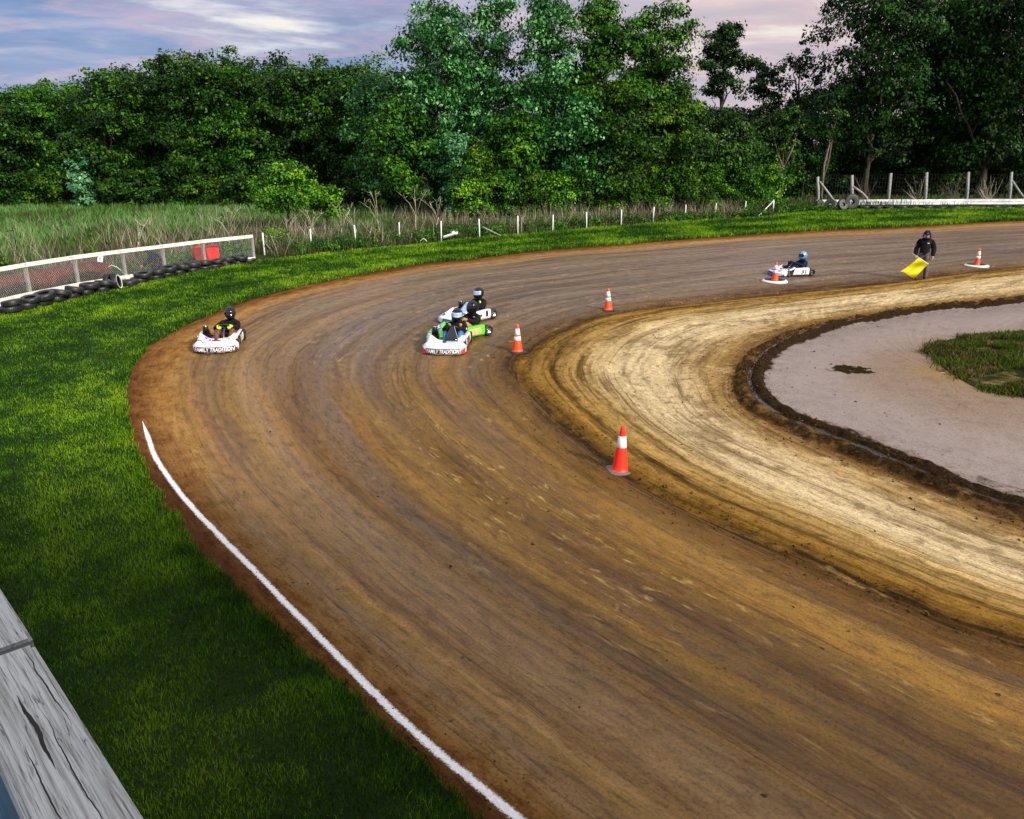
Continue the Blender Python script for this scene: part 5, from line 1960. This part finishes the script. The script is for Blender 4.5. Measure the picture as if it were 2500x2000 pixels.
def kart(loc, rz, label, body, side, spec):
    root = thing('race_kart', label, 'kart', loc, rz, 'dirt-track race karts')
    bm_ = M[body]
    # nose: hood, front lip, side cheeks in one shell
    mb = MB().grid(nose_top, 18, 28)
    mb.grid(lambda u, v: tuple(front_lip(v * 2 - 1, 1 - u)), 4, 28)
    mb.grid(lambda u, v: ((lambda a, b: (a[0] * (1 - u) + b[0] * u, a[1] * (1 - u) + b[1] * u, a[2] * (1 - u) + b[2] * u))(tuple(front_lip(v * 2 - 1, 1.0)), nose_top(0, v))), 1, 28)
    for s in (1, -1):
        vv_ = 1.0 if s > 0 else 0.0

        def cheek(u, v, vv_=vv_, s=s):
            tp_ = nose_top(u * .24, vv_)
            return (tp_[0], tp_[1] + .004 * s, .035 * (1 - v) + tp_[2] * v)
        mb.grid(cheek, 5, 3)
    mb.build('nose', bm_, root, True, solid=.006)
    # graphic plate and lettering across the front lip
    if spec.get('plate'):
        w0 = spec.get('plate_w', .80)
        mb = MB().grid(lambda u, v: tuple(front_lip((v * 2 - 1) * w0, .08 + .86 * u, .0095)), 3, 24)
        pl = mb.build('front_plate', M[spec['plate']], root, True)
        if spec.get('text'):
            lettering('lettering', spec['text'], lambda a_, q: tuple(front_lip(a_, .08 + .86 * q, .0125)), w0 * .95, .74, M['letter_white'], pl, .02)
    if spec.get('corners'):
        for s in (1, -1):
            MB().grid(lambda u, v: tuple(front_lip(s * (.80 + .20 * v), .02 + (1.0 - .55 * v * 0) * u * (.45 + .55 * v), .0085)), 4, 6).build('corner_graphic', M[spec['corners']], root, True)
    for (mname, t0, t1, s0, s1) in spec.get('decals', []):
        def dec(u, v, t0=t0, t1=t1, s0=s0, s1=s1):
            p_ = Vector(nose_top(s0 + (s1 - s0) * u, (t0 + (t1 - t0) * v + 1) / 2))
            return tuple(p_ + Vector((.001, 0, .0085)))
        MB().grid(dec, 4, 6).build('decal', M[mname], root, True)
    if spec.get('hood_no'):
        s_, t0, t1, s0, s1, mname = spec['hood_no']

        def hn(a_, q):
            p_ = Vector(nose_top(s0 + (s1 - s0) * q, ((t0 + t1) / 2 + a_ * (t1 - t0) / 2 + 1) / 2))
            return tuple(p_ + Vector((.001, 0, .0125)))
        lettering('race_number', s_, hn, .8, .85, M[mname], root)
    # side panels
    for s in (1, -1):
        def pan(u, v, s=s):
            x = .215 - u * .70
            top_ = .285 + .03 * math.sin(u * 2.2) - .12 * max(0, (.12 - u) / .12) ** 1.5
            lo = .05
            y = s * (.490 + .018 * math.sin(math.pi * v) + .012 * u)
            return (x - .03 * v * (1 - u), y, lo + (top_ - lo) * v)
        pn = MB().grid(pan, 16, 6).build('side_panel', M[side], root, True, solid=.006)
        tpn = MB().grid(lambda u, v, s=s: (.16 - u * .64, s * (.500 - .09 * v), .287 + .025 * math.sin(u * 2.2) + .012 * v), 12, 3).build('side_top', bm_, root, True, solid=.005)
        for (mname, u0, u1, v0, v1) in spec.get('side', []):
            MB().grid(lambda u, v, s=s: tuple(Vector(pan(u0 + (u1 - u0) * u, v0 + (v1 - v0) * v)) + Vector((0, s * .010, 0))), 6, 4).build('panel_graphic', M[mname], pn, True)
        if spec.get('side_no'):
            tx, u0, u1, v0, v1, mname = spec['side_no']
            lettering('race_number', tx, lambda a_, q, s=s: tuple(Vector(pan((u0 + u1) / 2 + a_ * s * (u1 - u0) / 2, v0 + (v1 - v0) * q)) + Vector((0, s * .0125, 0))), .9, .9, M[mname], pn)
    # chassis
    mb = MB().box((.10, 0, .055), (1.15, .62, .018))
    for s in (1, -1):
        mb.tube([(.62, .22 * s, .07), (.2, .30 * s, .07), (-.66, .30 * s, .08)], .015, 8)
    mb.tube([(.62, .22, .07), (.62, -.22, .07)], .015, 8)
    mb.tube([(.36, .42, .12), (.36, -.42, .12)], .012, 8)
    mb.tube([(-.62, .44, .14), (-.62, -.44, .14)], .02, 8)
    mb.build('chassis', M['steel'], root, True)
    MB().tube([(-.66, .30, .10), (-.78, .28, .12), (-.78, -.28, .12), (-.66, -.30, .10)], .014, 8).build('rear_bumper', M['chrome'], root, True)
    for s in (1, -1):
        wheel(root, (.36, s * .462, .125), .125, .12, spec.get('rim', 'steel'), D2R(spec.get('steer', 6)))
        wheel(root, (-.62, s * .445, .142), .142, .18, spec.get('rim', 'steel'))
    # bucket seat
    def seat(u, v):
        a = v * 2 - 1
        if u < .45:
            k = u / .45
            p_ = Vector((-.14 - .24 * k, .17 * a, .075 + .05 * a * a + .03 * (1 - k) ** 2))
        else:
            k = (u - .45) / .55
            p_ = Vector((-.38 - .13 * math.sin(k * 1.6) - .08 * k, .19 * a, .08 + .42 * k))
            p_.x += .09 * a * a
        return p_
    MB().grid(lambda u, v: seat(u, v) + Vector((0, SEAT_Y, 0)), 14, 10).build('seat', M['black'], root, True, solid=.012)
    # steering wheel + column
    c = Vector((.035, SEAT_Y, .475))
    ax = Vector((-.75, 0, .66)).normalized()
    e1 = Vector((0, 1, 0))
    e2 = ax.cross(e1)
    sw = MB().tube([c + e1 * (.15 * math.cos(t)) + e2 * (.12 * math.sin(t)) for t in np.linspace(0, 2 * math.pi, 24, endpoint=False)], .014, 8, closed=True)
    for t in (0, math.pi, -math.pi / 2):
        sw.tube([c, c + e1 * (.145 * math.cos(t)) + e2 * (.115 * math.sin(t))], .009, 6)
    sw.build('steering_wheel', M['black'], root, True)
    MB().tube([c - ax * .0, (.36, SEAT_Y, .14)], .012, 8).build('steering_column', M['steel'], root, True)
    # engine on the driver's right
    mb = MB().box((-.20, -.335, .18), (.22, .17, .20))
    for k in range(6):
        mb.box((-.20, -.335, .295 + k * .016), (.17, .15, .008))
    mb.tube([(-.08, -.36, .22), (.06, -.40, .20), (.10, -.42, .17)], .022, 8)
    eng = mb.build('engine', M['black'], root, bevel=.003)
    MB().lathe([(.001, .36), (.058, .36), (.066, .37), (.066, .47), (.058, .485), (.03, .49), (.001, .49)], 20, Matrix.Translation((-.13, -.33, 0))).build('air_filter', M['black'], eng, True)
    MB().lathe([(.001, .491), (.04, .491), (.045, .498), (.02, .505), (.001, .505)], 16, Matrix.Translation((-.13, -.33, 0))).build('filter_cap', M['chrome'], eng, True)
    if spec.get('fairing'):
        A_ = [(.12, 0, .57), (.30, .16, .32), (.30, -.16, .32), (.40, 0, .26)]
        mb = MB()

        def fair(u, v):
            a = v * 2 - 1
            return (.11 + .25 * u + .05 * (1 - a * a) * u, SEAT_Y + a * (.035 + .14 * u), .575 - .27 * u - .04 * abs(a) * u)
        mb.grid(fair, 8, 8)
        mb.build('steering_fairing', M[spec['fairing']], root, True, solid=.008)
        MB().tube([fair(i / 6, 1.0) for i in range(7)], .008, 6).build('fairing_edge', M['chrome'], root, True)
    if spec.get('extra'):
        spec['extra'](root)
    return root


def heading(fx_, fy_):
    return math.atan2(fy_, fx_)


def place(px, py):
    x, y = gpt(px, py)
    return (x, y, 0.004)


kartA = place(538, 845)
hA = heading(.17, -1)
kart(kartA, hA, 'muddy white kart with FAMILY TRADITION across the front, near the grass', 'muddy_white', 'dark_graphic',
     dict(plate='dark_graphic', plate_w=.92, text='FAMILY TRADITION', rim='steel', side=[('tan_graphic', .22, .42, .12, .85), ('letter_white', .55, .80, .15, .85)], side_no=('1', .42, .54, .15, .85, 'yellow_graphic'),
          decals=[('violet', -.58, -.46, .76, .90), ('violet', -.38, -.26, .68, .82), ('violet', -.22, -.08, .62, .76), ('maroon', .08, .22, .62, .74), ('dark_graphic', .46, .70, .84, .94), ('yellow_graphic', .72, .86, .62, .74), ('dark_graphic', -.86, -.62, .42, .46), ('dark_graphic', -.64, -.40, .34, .38)]))
driver(kartA, hA, 'driver in black with lime gloves and a glossy black helmet in the muddy white kart', 'cloth_black', 'brown_check', 'boot', 'lime', 'helmet_black', 'visor_dark', head_yaw=.15, lean=.10)

kartB = place(1093, 849)
hB = heading(-.07, -1)
kart(kartB, hB, 'silver-white kart with red corners and FAMILY TRADITION on its nose', 'silver_paint', 'letter_white',
     dict(plate='dark_graphic', plate_w=.78, text='FAMILY TRADITION', corners='red_paint', fairing='visor_dark', rim='chrome', side=[('maroon', .05, .30, .15, .9), ('maroon', .40, .62, .15, .9), ('tan_graphic', .12, .24, .3, .7)],
          side_no=('01', .30, .75, .2, .85, 'maroon'), decals=[('dark_graphic', .40, .66, .78, .93), ('letter_white', .43, .63, .81, .90)]))
driver(kartB, hB, 'driver in a black flame-print hoodie and blue jeans in the silver-white kart', 'cloth_black', 'denim', 'boot', 'cloth_black', 'helmet_black', 'visor_light', lean=.05,
       marks=[('tan', (-.325, .14, .50), (.03, .05, .05)), ('tan', (-.325, -.15, .50), (.03, .05, .05)), ('letter_white', (-.17, .305, .44), (.03, .012, .03))])

kartC = place(1119, 821)
hC = heading(-.74, -.68)
kart(kartC, hC, 'lime green kart with a violet number patch, behind the silver-white kart', 'green_paint', 'green_paint',
     dict(rim='chrome', side=[('tan_graphic', .2, .8, .2, .8)], decals=[('violet', -.80, -.36, .34, .72), ('dark_graphic', .20, .26, .3, .34)], hood_no=('25', -.76, -.40, .38, .68, 'letter_white')))
driver(kartC, hC, 'driver in black with tan gloves and an open black helmet in the lime green kart', 'cloth_black', 'tan', 'boot', 'tan', 'helmet_black', 'visor_dark', marks=[('letter_white', (-.33, .12, .50), (.02, .04, .018))])

kartD = place(1139, 782)
hD = heading(-.62, -.79)
kart(kartD, hD, 'clean white kart with a blue emblem, behind the lime green kart', 'white_paint', 'white_paint',
     dict(rim='chrome', fairing='visor_light', plate='blue_paint', plate_w=.35, steer=2, side=[('dark_graphic', .66, .80, .30, .92), ('steel', .30, .42, .42, .68), ('dark_graphic', .20, .25, .10, .20), ('dark_graphic', .34, .39, .10, .20), ('dark_graphic', .47, .52, .10, .20), ('dark_graphic', .60, .65, .10, .20)],
          decals=[('blue_paint', -.72, -.52, .18, .36)]))
driver(kartD, hD, 'driver in black with yellow-green prints and a blue-visored helmet in the clean white kart', 'cloth_black', 'cloth_black', 'boot', 'cloth_black', 'helmet_black', 'visor_light',
       marks=[('lime', (-.31, .10, .50), (.03, .045, .05)), ('lime', (-.10, -.20, .475), (.05, .03, .025)), ('letter_white', (-.30, -.04, .48), (.02, .03, .03))])

kartE = place(1929, 671)
hE = heading(-.98, -.24)
kart(kartE, hE, 'white kart with blue graphics and a dark side number, far right by the flagman', 'white_paint', 'white_paint',
     dict(rim='black', plate='blue_paint', plate_w=.62, side_no=('31', .48, .82, .2, .88, 'dark_graphic'), decals=[('blue_paint', .2, .62, .16, .34), ('blue_paint', -.62, -.2, .16, .34), ('dark_graphic', .80, .92, .5, .9)]))
driver(kartE, hE, 'driver in navy with a pale blue helmet in the far white kart', 'cloth_navy', 'cloth_navy', 'brown_check', 'cloth_navy', 'helmet_blue', 'visor_dark', marks=[('letter_white', (-.28, .24, .36), (.05, .03, .04)), ('red_paint', (-.34, .22, .30), (.035, .02, .03))])

# ------------------------------------------------------------------ flagman
fx_, fy_ = gpt(2247, 681)
face = math.atan2(-fy_, -fx_ + .6)
fm = thing('person', 'man standing in a black hoodie, cap and headset holding a lowered yellow flag', 'person', (fx_, fy_, dirt_z(fx_, fy_) - .004), face)
J = dict(pelvis=((0, 0, .96), .15, .11), belly=((0, 0, 1.12), .165, .125), chest=((-.01, 0, 1.32), .185, .13), neck=((.0, 0, 1.52), .06, .06), head=((.02, 0, 1.63), .075, .09), crown=((.02, 0, 1.745), .07, .085))
for S_, s in (('L', 1), ('R', -1)):
    J['sh' + S_] = ((-.02, .20 * s, 1.435), .082, .078)
    J['el' + S_] = ((-.03, .300 * s, 1.17), .060, .060)
    J['wr' + S_] = ((.06, .285 * s, .93), .040, .040)
    J['hip' + S_] = ((0, .105 * s, .90), .105, .10)
    J['kn' + S_] = ((.03, .135 * s, .50), .074, .072)
    J['an' + S_] = ((-.02, .145 * s, .085), .058, .056)
    J['toe' + S_] = ((.13, .175 * s, .045), .044, .038)
bd = skin_body('body', J, EDG, 'pelvis', fm, M['face_red'])
garment('hoodie', bd, J, EDG, TOP, M['cloth_black'], fm, .032)
garment('trousers', bd, J, EDG, LEGS, M['grey_trousers'], fm, .016)
for e_ in FEET:
    garment('boot', bd, J, EDG, [e_], M['boot'], fm, .012)
MB().lathe([(.165, .955), (.185, .96), (.187, .995), (.178, 1.03)], 24, Matrix.Diagonal((.78, 1.04, 1, 1))).build('shirt_hem', M['blue_cloth'], fm, True, solid=.006)
# hood behind the neck
MB().tube([(.10 * math.cos(t) + .0, .125 * math.sin(t), 1.525 + .02 * math.cos(t)) for t in np.linspace(0, 2 * math.pi, 20, endpoint=False)], .045, 8, closed=True).build('hood', M['cloth_black'], fm, True)
# face
for s in (1, -1):
    MB().ball((.108, .034 * s, 1.655), (.010, .013, .009), 8, 6).build('eye', M['dark_graphic'], fm, True)
MB().ball((.118, 0, 1.625), (.020, .014, .024), 10, 8).build('nose', M['face_red'], fm, True)
MB().ball((.104, 0, 1.578), (.012, .026, .012), 10, 6).build('mouth', M['maroon'], fm, True)
# cap and headset
cp_ = MB().lathe([(.115, 0), (.118, .03), (.108, .08), (.075, .115), (.03, .13), (.001, .132)], 24, Matrix.Translation((.012, 0, 1.69)) @ Matrix.Diagonal((1.0, .92, 1, 1)))
capo = cp_.build('cap', M['cloth_navy'], fm, True)
MB().grid(lambda u, v: (.10 + .085 * u * math.cos((v - .5) * 2), .095 * math.sin((v - .5) * 2.4), 1.705 - .012 * u), 5, 8).build('peak', M['cloth_navy'], capo, True, solid=.006)
MB().grid(lambda u, v: (.128 - .006 * u, (v - .5) * .06, 1.725 + .03 * u), 2, 2).build('cap_badge', M['blue_cloth'], capo, True, solid=.004)
hs = MB().tube([(.0, .125 * math.cos(t), 1.66 + .185 * math.sin(t)) for t in np.linspace(0, math.pi, 14)], .012, 8)
hso = hs.build('headset', M['black'], fm, True)
for s in (1, -1):
    MB().lathe([(.001, -.03), (.045, -.03), (.055, -.015), (.055, .02), (.04, .03), (.001, .032)], 18, Matrix.Translation((0, .125 * s, 1.645)) @ Matrix.Rotation(math.pi / 2, 4, 'X')).build('ear_cup', M['black'], hso, True)
# sleeve lettering strip and chest print
for k in range(9):
    zz = 1.36 - k * .038
    tq = (1.435 - zz) / (1.435 - .93)
    yy = -(.20 + .10 * min(1, tq * 1.9)) - .083
    MB().box((.03, yy, zz), (.05, .012, .024)).build('sleeve_print', M['letter_white'], fm)
MB().box((.150, .085, 1.385), (.012, .07, .032)).build('chest_print', M['letter_white'], fm)
hand_mesh((.065, -.285, .905), (.15, .02, -1), (.6, 1, 0), M['skin'], fm, 'hand', -1, 1.0, 1.1)
hand_mesh((.065, .285, .905), (.15, .02, -1), (.4, -1, 0), M['skin'], fm, 'hand', 1, .5, 1.1)
# flag: pole slants down across the body, cloth hangs from its lower half
R3 = Matrix.Rotation(face, 3, 'Z')


def fw(x, y, z):
    q = R3 @ Vector((x, y, z))
    return (q.x, q.y, q.z)


fl = thing('flag', 'yellow flag on a white pole held low by the man in the black hoodie', 'flag', (fx_, fy_, dirt_z(fx_, fy_)), face)
A_ = Vector((.14, -.40, .98))
B_ = Vector((.26, .19, .63))
MB().tube([A_, (A_ + B_) / 2, B_], [.013, .013, .013], 8).build('pole', M['letter_white'], fl, True)
p0 = A_ + (B_ - A_) * .38


def cloth(u, v):
    st_ = p0 + (B_ - p0) * v
    en = Vector((.25, -.72 + .50 * v, .30 - .27 * v + .05 * math.sin(v * 3.1)))
    q = st_ * (1 - u) + en * u
    q.x += .065 * math.sin(v * 9 + u * 2.5) * u + .03 * math.sin(u * 7 + v * 3)
    q.z -= .05 * math.sin(math.pi * u) * (1 - v) * .6
    q.y += -.02 * math.sin(math.pi * u) * v
    return q


MB().grid(cloth, 20, 16).build('cloth', M['flag'], fl, True)

# ------------------------------------------------------------------ person crouching behind the white fence
cxp = gp(385, 681) + Vector((-.35, .95, 0))
cr = thing('person', 'person in a dark hooded jacket crouching behind the white chain-link fence', 'person', (cxp.x, cxp.y, 0), D2R(190))
J = dict(pelvis=((-.30, 0, .36), .16, .13), belly=((-.16, 0, .56), .16, .13), chest=((.06, 0, .74), .18, .13), neck=((.20, 0, .86), .07, .07), head=((.30, 0, .93), .09, .10), crown=((.34, 0, 1.02), .07, .08))
for S_, s in (('L', 1), ('R', -1)):
    J['sh' + S_] = ((.12, .19 * s, .76), .08, .08)
    J['el' + S_] = ((.30, .24 * s, .54), .055, .055)
    J['wr' + S_] = ((.48, .14 * s, .42), .038, .038)
    J['hip' + S_] = ((-.26, .11 * s, .32), .11, .10)
    J['kn' + S_] = ((.16, .20 * s, .44), .075, .075)
    J['an' + S_] = ((.02, .17 * s, .09), .055, .055)
    J['toe' + S_] = ((.17, .18 * s, .045), .042, .036)
bd = skin_body('body', J, EDG, 'pelvis', cr, M['skin'])
garment('jacket', bd, J, EDG, TOP + [('neck', 'head')], M['cloth_navy'], cr, .02)
garment('trousers', bd, J, EDG, LEGS, M['cloth_black'], cr, .015)
for e_ in FEET:
    garment('shoe', bd, J, EDG, [e_], M['boot'], cr, .01)
MB().ball((.29, 0, .97), (.125, .115, .135), 16, 12, Matrix.Rotation(.5, 4, 'Y')).build('hood', M['cloth_navy'], cr, True)
for s in (1, -1):
    hand_mesh((.50, .14 * s, .405), (.8, -.2 * s, -.4), (0, 0, -1), M['skin'], cr, 'hand', s, .8, 1.05)

# ------------------------------------------------------------------ viewing stand rail in the foreground
dz = .65
zr = CAM_H - dz


def rp(x, y):
    q = gpt(x, y, zr)
    return Vector((q[0], q[1], zr))


e1, e2 = rp(0, 1440), rp(355, 2000)
du = (e2 - e1).normalized()
nu_ = Vector((-du.y, du.x, 0))
if nu_.dot(-e2) < 0:
    nu_ = -nu_                     # towards the camera side
stand = thing('viewing_stand', 'raised wooden viewing stand with a weathered grey rail in the near left corner', 'viewing stand', (e2.x, e2.y, 0), math.atan2(du.y, du.x))
inv = Matrix.Rotation(-math.atan2(du.y, du.x), 3, 'Z')
sgn = 1 if (inv @ nu_).y > 0 else -1
jx = (inv @ (rp(72, 1565) - e2)).x
Wc = .089


def rail(x0_, x1_, zo=0.0, seed=0):
    L_ = x1_ - x0_
    mb = MB().box((0, 0, 0), (L_, Wc, .038))
    o_ = mb.build('cap_rail', M['rail_wood'], stand, bevel=.005)
    o_.location = ((x0_ + x1_) / 2, sgn * Wc / 2, zr - .019 + zo)
    o_.rotation_euler = (0, 0, seed)
    return o_


rail(jx + .006, 1.2)
rail(-3.4, jx - .006, -.0015, .002)
MB().box((jx, sgn * Wc / 2, zr - .021), (.0118, Wc - .005, .034)).build('joint_seam', M['black'], stand)
for k, xx in enumerate((-3.2, -1.9, .9)):
    MB().box((xx, sgn * (Wc / 2 + .004), (zr - .04) / 2), (.088, .080, zr - .042)).build('post', M['rail_wood'], stand)
MB().box((-1.1, sgn * (Wc + 1.2), zr - 1.02), (4.8, 2.3, .06)).build('deck', M['rail_wood'], stand)
for k in range(7):
    MB().box((-1.1, sgn * (Wc - .014), zr - .13 - k * .135), (4.6, .020, .128)).build('blue_board', M['blue_board'], stand)
for xx in (-3.2, .9):
    MB().box((xx, sgn * (Wc + 2.2), (zr - 1.06) / 2), (.10, .10, zr - 1.06)).build('leg', M['rail_wood'], stand)
# unseen board cabin added behind the camera to shade the near grass
i0 = stand.matrix_basis.inverted() if False else None
blocker_M = Matrix.Rotation(-math.atan2(du.y, du.x), 4, 'Z') @ Matrix.Translation((-e2.x, -e2.y, 0))


def blocker_part(name, mat, boxes, bevel=0.0):
    mb = MB()
    for c_, s_ in boxes:
        mb.box(c_, s_)
    o_ = mb.build(name, mat, stand, bevel=bevel)
    o_.matrix_local = blocker_M
    return o_


bxs = []
for k in range(58):
    zz = .10 + k * .19
    bxs += [((5.6, -3.9 + .004 * (k % 2), zz), (15.4, .06, .184)), ((5.6, -8.0, zz), (15.4, .06, .184)), ((-2.1, -5.95, zz), (.06, 4.0, .184)), ((13.3, -5.95, zz), (.06, 4.0, .184))]
blocker_part('blocker_wall', M['rail_wood'], bxs)
blocker_part('blocker_roof', M['rust'], [((5.6, -5.95, 11.25), (16.2, 5.2, .12))])
for xx in (.6, 4.6, 8.2, 11.2):
    blocker_part('blocker_window', M['visor_dark'], [((xx, -3.855, 5.2), (1.5, .03, 1.0))])
blocker_part('blocker_door', M['blue_board'], [((2.6, -3.855, 4.05), (.9, .04, 2.0))])
# an open check in the near board: a sunken dark split cut as its own sliver of wood
print('script objects', len(bpy.data.objects))
